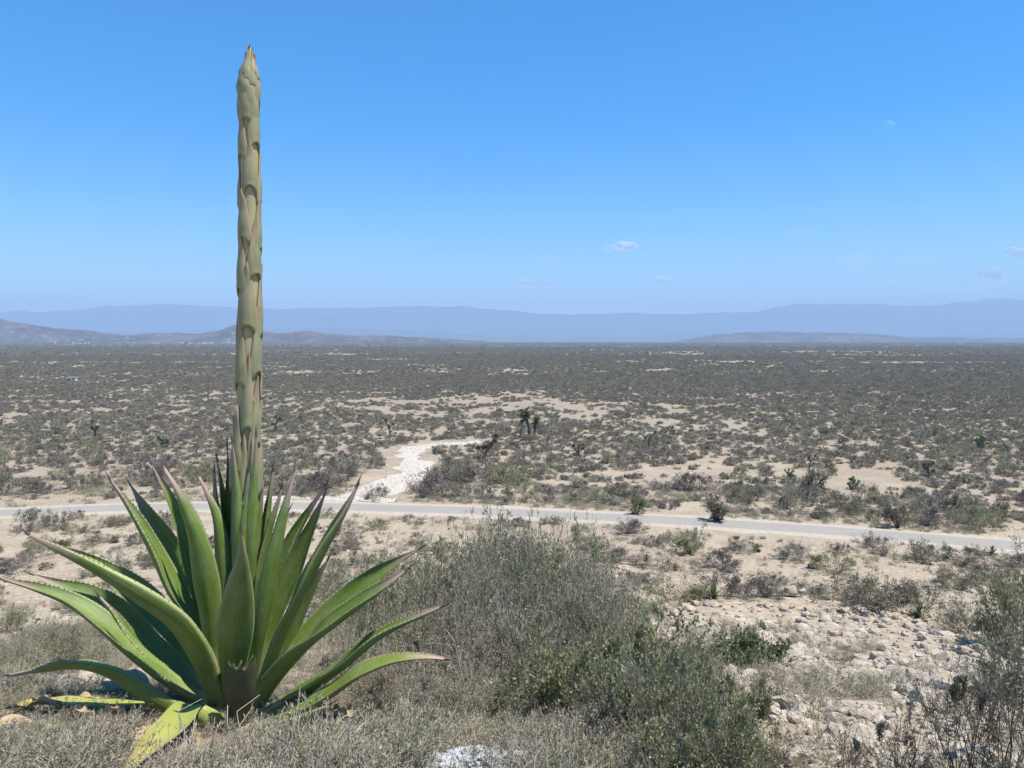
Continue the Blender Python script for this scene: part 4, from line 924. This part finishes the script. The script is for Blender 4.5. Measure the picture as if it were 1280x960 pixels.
# ------------------------------------------------------------------ tree yuccas and small trees
M['yucca'] = leaf_mat('yucca_leaf', (0.07, 0.085, 0.03), (0.17, 0.18, 0.075), (0.12, 0.13, 0.06), .1)
def yucca(px_, row, hpx, lean, branches, label, seed):
    r = np.random.default_rng(seed); p = ground(px_, row); H = hpx / pxm(p)
    e = bpy.data.objects.new('tree_yucca', None); COL.objects.link(e); e.location = p; tag(e, label, 'yucca', 'tree yuccas of the plain')
    def limb(a, b, r0, r1, bend):
        t = np.linspace(0, 1, 7)[:, None]; c = a * (1 - t) + b * t + np.array(bend) * np.sin(t * math.pi); rr = r0 + (r1 - r0) * t[:, 0]
        return np.concatenate([c[:-1], c[1:], rr[:-1, None], rr[1:, None], np.full((6, 1), .3)], 1)
    top = np.array([lean * H, 0, H * .72]); S = [limb(np.array([0, 0, -.1]), top, .055 * H, .04 * H, (-.06 * H * np.sign(lean + .01), 0, 0))]; heads = []
    if branches == 0: heads = [(top, H * .30)]; 
    for q in range(branches):
        a = r.uniform(0, 6.28); st = S[0][r.integers(2, 6), 3:6]; en = st + np.array([math.cos(a) * .28, math.sin(a) * .28, r.uniform(.12, .34)]) * H; S.append(limb(st, en, .032 * H, .026 * H, (0, 0, -.05 * H))); heads.append((en, H * r.uniform(.13, .18)))
    link('trunk', twig_mesh('trunk', np.vstack(S), M['bark'], seed, 7), e)
    for c, R0 in heads:
        n = 150; d = r.normal(0, 1, (n, 3)); d[:, 2] = d[:, 2] * .8 + .35; d /= np.linalg.norm(d, axis=1)[:, None]
        c0 = c + np.array([0, 0, 1.0]) * r.uniform(-.5, .5, (n, 1)) * R0 * (1.1 if branches == 0 else .4); s = np.cross(d, r.normal(0, 1, (n, 3))); s /= np.linalg.norm(s, axis=1)[:, None]; l = R0 * r.uniform(.6, 1, (n, 1)); w = l * .10
        V = np.stack([c0, c0 + d * l * .4 + s * w, c0 + d * l + [0, 0, -.05], c0 + d * l * .4 - s * w], 1).reshape(-1, 3)
        link('leaf_head', mesh_np('leaf_head', V, [np.arange(4 * n).reshape(n, 4)], M['yucca'], attrs={'v': np.repeat(r.uniform(0, 1, n), 4)}), e)
YU = [(661, 547, 38, -.12, 0, 'tall single-headed tree yucca, the tallest of a group of three'), (669, 547, 26, .05, 0, 'shorter straight tree yucca next to the tallest one'), (651, 548, 20, .08, 1, 'thin crooked tree yucca beside the tallest one'), (604, 578, 34, .30, 6, 'leaning dark branched tree yucca above the white track'),
      (724, 572, 22, .02, 3, 'pale slender tree yucca right of the yucca group'), (575, 495, 11, .1, 2, 'distant small tree yucca in the scrub'), (487, 545, 20, -.1, 4, 'branched tree yucca behind the end of the white track'), (1012, 588, 18, .1, 4, 'squat branched tree yucca amid dense scrub'), (812, 560, 20, .05, 2, 'slender tree yucca beyond the bare clearing'), (1160, 598, 22, -.1, 5, 'many-branched tree yucca beyond the curve of the road'), (345, 540, 22, .1, 3, 'tree yucca in the scrub beside the tall agave stalk'), (120, 548, 22, .05, 4, 'branched tree yucca alone in the left scrub')]
for q, a in enumerate(YU): yucca(*a, 600 + q)
def small_tree(px_, row, hpx, wpx, label, mat, seed):
    p = ground(px_, row); k_ = 1 / pxm(p); S = grow(seed, 5, 12, .11, .75, .42, up=.03, wander=.3, r0=.05, base_r=.05, max_tips=180, angle=.8)
    st = twig_mesh('trunk', S, M['dark_twig'], seed); fo = leaf_mesh('crown', S, M[mat], 1500, .10, min_age=.55, seed=seed, off=.15, aspect=.5)
    c = np.empty(len(fo.vertices) * 3, np.float32); fo.vertices.foreach_get('co', c); c = c.reshape(-1, 3); w = np.percentile(np.hypot(c[:, 0], c[:, 1]), 95) * 2; h = np.percentile(c[:, 2], 97)
    e = bpy.data.objects.new('small_tree', None); COL.objects.link(e); e.location = p; e.scale = (wpx * k_ / w, wpx * k_ / w, hpx * k_ / h); link('trunk', st, e); link('crown', fo, e); tag(e, label, 'tree', 'small trees beside the road')
for q, a in enumerate([(896, 652, 26, 36, 'small umbrella-shaped tree with dark forked trunk at the road edge', 'olive_leaf'), (796, 643, 20, 24, 'small light green feathery tree on the road verge', 'bright_leaf'), (1122, 660, 26, 40, 'dark little tree in the scrub right by the road', 'olive_leaf'), (1192, 640, 22, 34, 'grey-crowned little tree in dense scrub beyond the road', 'scrub_leaf'), (1015, 615, 24, 34, 'little round tree beyond the small clearing', 'olive_leaf')]): small_tree(*a, 700 + q)

# ------------------------------------------------------------------ distant houses
M['plaster'] = simple('white_plaster', (0.75, 0.73, 0.69), .8, .4, .3); M['roofm'] = simple('grey_roof', (0.35, 0.32, 0.30), .8, .4, .3); M['hole'] = simple('dark_opening', (0.04, 0.04, 0.045), .4)
def boxm(name, bxs, mat):
    V = []; Q = []
    for x0, x1, y0, y1, z0, z1 in bxs:
        b = len(V); V += [(x, y, z) for z in (z0, z1) for y in (y0, y1) for x in (x0, x1)]; Q += [tuple(b + i for i in f) for f in ((0, 2, 3, 1), (4, 5, 7, 6), (0, 1, 5, 4), (2, 6, 7, 3), (0, 4, 6, 2), (1, 3, 7, 5))]
    return mesh_np(name, np.array(V, float), [np.array(Q)], mat)
def house(x, y, w, h, d, label, group, z=None, rz=0, wins=3):
    e = bpy.data.objects.new('house', None); COL.objects.link(e); e.location = (x, y, T(x, y) if z is None else z); e.rotation_euler = (0, 0, rz); tag(e, label, 'house', group)
    link('wall', boxm('wall', [(-w / 2, w / 2, 0, d, -1, h)], M['plaster']), e)
    link('roof', boxm('roof', [(-w / 2 - .3, w / 2 + .3, -.3, d + .3, h + .003, h + .25)], M['roofm']), e)
    for q in range(wins):
        cx = -w / 2 + w * (q + .5) / wins; ww = min(w / wins * .35, 1.6)
        link('window' if q else 'door', boxm('window', [(cx - ww / 2, cx + ww / 2, -.06, .2, (.05 if q == 0 else h * .35), h * .75)], M['hole']), e)
p = ground(89, 477); house(p.x, p.y, 3.6, 1.9, 3, 'lone small white hut in the left scrub', None, rz=.2, wins=2)
hr = random.Random(4)
for q in range(46):
    x_ = hr.choice((hr.uniform(150, 330), hr.uniform(0, 330), hr.uniform(190, 290))); D = hr.uniform(3900, 4450); X_ = (x_ - 640) / FPX * D
    w_ = hr.uniform(9, 24); house(X_, D, w_, hr.uniform(4, 8), hr.uniform(8, 14), 'tiny white house of the distant village below the left hills', 'houses of the distant village', rz=hr.uniform(-.4, .4), wins=3)
house((251 - 640) / FPX * 3800, 3800, 34, 9, 16, 'long white warehouse at the edge of the distant village', None, wins=5)
for q in range(14):
    x_ = hr.uniform(860, 1270); D = hr.uniform(1900, 3600); house((x_ - 640) / FPX * D, D, hr.uniform(5, 11), hr.uniform(3, 5), 7, 'tiny pale farmhouse scattered in the far right plain', 'farmhouses of the far plain', rz=hr.uniform(-.5, .5))

# ------------------------------------------------------------------ clouds and moon (outside the haze)
def cloud_mat():
    k = NT('cloud'); tc = k.n('ShaderNodeTexCoord'); oi = k.n('ShaderNodeObjectInfo')
    ad = k.n('ShaderNodeVectorMath'); ad.operation = 'ADD'; k.l(tc.outputs['Object'], ad.inputs[0]); cb = k.n('ShaderNodeCombineXYZ'); k.l(k.math('MULTIPLY', oi.outputs['Random'], 50.0), cb.inputs[0]); k.l(cb.outputs[0], ad.inputs[1])
    den = k.math('MULTIPLY', k.ramp(k.noise(ad.outputs[0], 2.2, 5, .65), [(0.30, 0.0), (.66, 1.0)]), k.n('ShaderNodeAttribute', attribute_type='OBJECT', attribute_name='dens').outputs['Fac'])
    d = k.n('ShaderNodeBsdfDiffuse'); d.inputs['Color'].default_value = (.9, .9, .9, 1); tl = k.n('ShaderNodeBsdfTranslucent'); tl.inputs['Color'].default_value = (.9, .9, .9, 1)
    mx = k.n('ShaderNodeMixShader', Fac=.6); k.l(d.outputs[0], mx.inputs[1]); k.l(tl.outputs[0], mx.inputs[2])
    t = k.n('ShaderNodeBsdfTransparent'); m2 = k.n('ShaderNodeMixShader'); k.l(den, m2.inputs[0]); k.l(t.outputs[0], m2.inputs[1]); k.l(mx.outputs[0], m2.inputs[2])
    return k.done(m2.outputs[0])
M['cloud'] = cloud_mat()
CV, CF = ico(4)
def cloud_mesh(sd): return mesh_np('cloud', CV * (0.55 + .9 * fbm(CV[:, 0] * 1.9 + CV[:, 1] + sd, CV[:, 2] * 1.6 + CV[:, 1] * 1.3, sd, 5))[:, None], [CF], M['cloud'], sm=True)
for x, y, w, h, dn, lb in [(783, 308, 30, 11, 1.0, 'small bright white cloud, highest above the mountains'), (765, 311, 26, 9, .3, 'faint wisp of cloud beside the highest bright cloud'), (826, 351, 20, 10, .9, 'small white cloud low above the far mountains'), (1238, 342, 26, 13, 1.0, 'puffy white cloud above the right mountains'), (1268, 316, 18, 12, .9, 'small white cloud above the puffy right cloud'),
                       (1070, 327, 44, 11, .28, 'faint flat cloud above the mesa hill'), (1147, 325, 46, 9, .22, 'faint long flat grey cloud beside another flat cloud'), (650, 353, 20, 9, .5, 'small dim cloud left of a wider dim cloud'), (677, 354, 28, 9, .5, 'wider dim cloud low over the mountains'), (940, 354, 22, 11, .3, 'very faint puff low above the mesa hill'), (682, 326, 30, 9, .16, 'barely visible thin cloud'), (205, 352, 34, 9, .22, 'thin faint cloud left of the flower stalk'), (1003, 291, 34, 8, .12, 'barely visible high streak of cloud'), (250, 332, 24, 9, .15, 'barely visible little cloud near the flower stalk')]:
    D = 30000; p = at(x, y, D); k_ = D / FPX; o = link('cloud', cloud_mesh(int(x)), None, p, 0, (w * k_ * .5, w * k_ * .4, h * k_ * .55)); o['dens'] = float(dn) * .75; tag(o, lb, 'cloud')
def moon():
    k = NT('moon_surface'); g = k.n('ShaderNodeTexCoord'); col = k.mix(k.noise(g.outputs['Object'], 1.6, 4), (0.06, 0.06, 0.065), (0.13, 0.13, 0.13))
    d = k.n('ShaderNodeBsdfDiffuse'); k.l(col, d.inputs['Color']); t = k.n('ShaderNodeBsdfTransparent'); a = k.n('ShaderNodeAddShader'); k.l(d.outputs[0], a.inputs[0]); k.l(t.outputs[0], a.inputs[1])
    V, F = ico(4); p = at(1112, 158, 90000); dn_ = np.array((Vector((0, 0, CAMZ)) - p).normalized()); F = F[(V[F].mean(1) @ dn_) > .0]; tag(link('moon', mesh_np('moon', V * 90000 / FPX * 6.5, [F], k.done(a.outputs[0]), sm=True), None, p), 'pale half moon faint in the blue daytime sky', 'moon')
moon()

# ------------------------------------------------------------------ haze
def build_haze():
    k = NT('haze_air'); v = k.n('ShaderNodeVolumePrincipled')
    v.inputs['Color'].default_value = (0.42, 0.60, 0.86, 1); v.inputs['Density'].default_value = HAZE_DENSITY; v.inputs['Anisotropy'].default_value = 0.0
    mat = k.done(None, v.outputs[0])
    a, z0, z1 = 26000, -6, 1290
    V = [(x, y, z) for z in (z0, z1) for y in (-a, a) for x in (-a, a)]
    Q = [(0, 2, 3, 1), (4, 5, 7, 6), (0, 1, 5, 4), (2, 6, 7, 3), (0, 4, 6, 2), (1, 3, 7, 5)]
    tag(link('haze', mesh_np('haze', V, [np.array(Q)], mat)), 'thin blue haze filling the air over the plain', None, None, 'stuff')
build_haze()
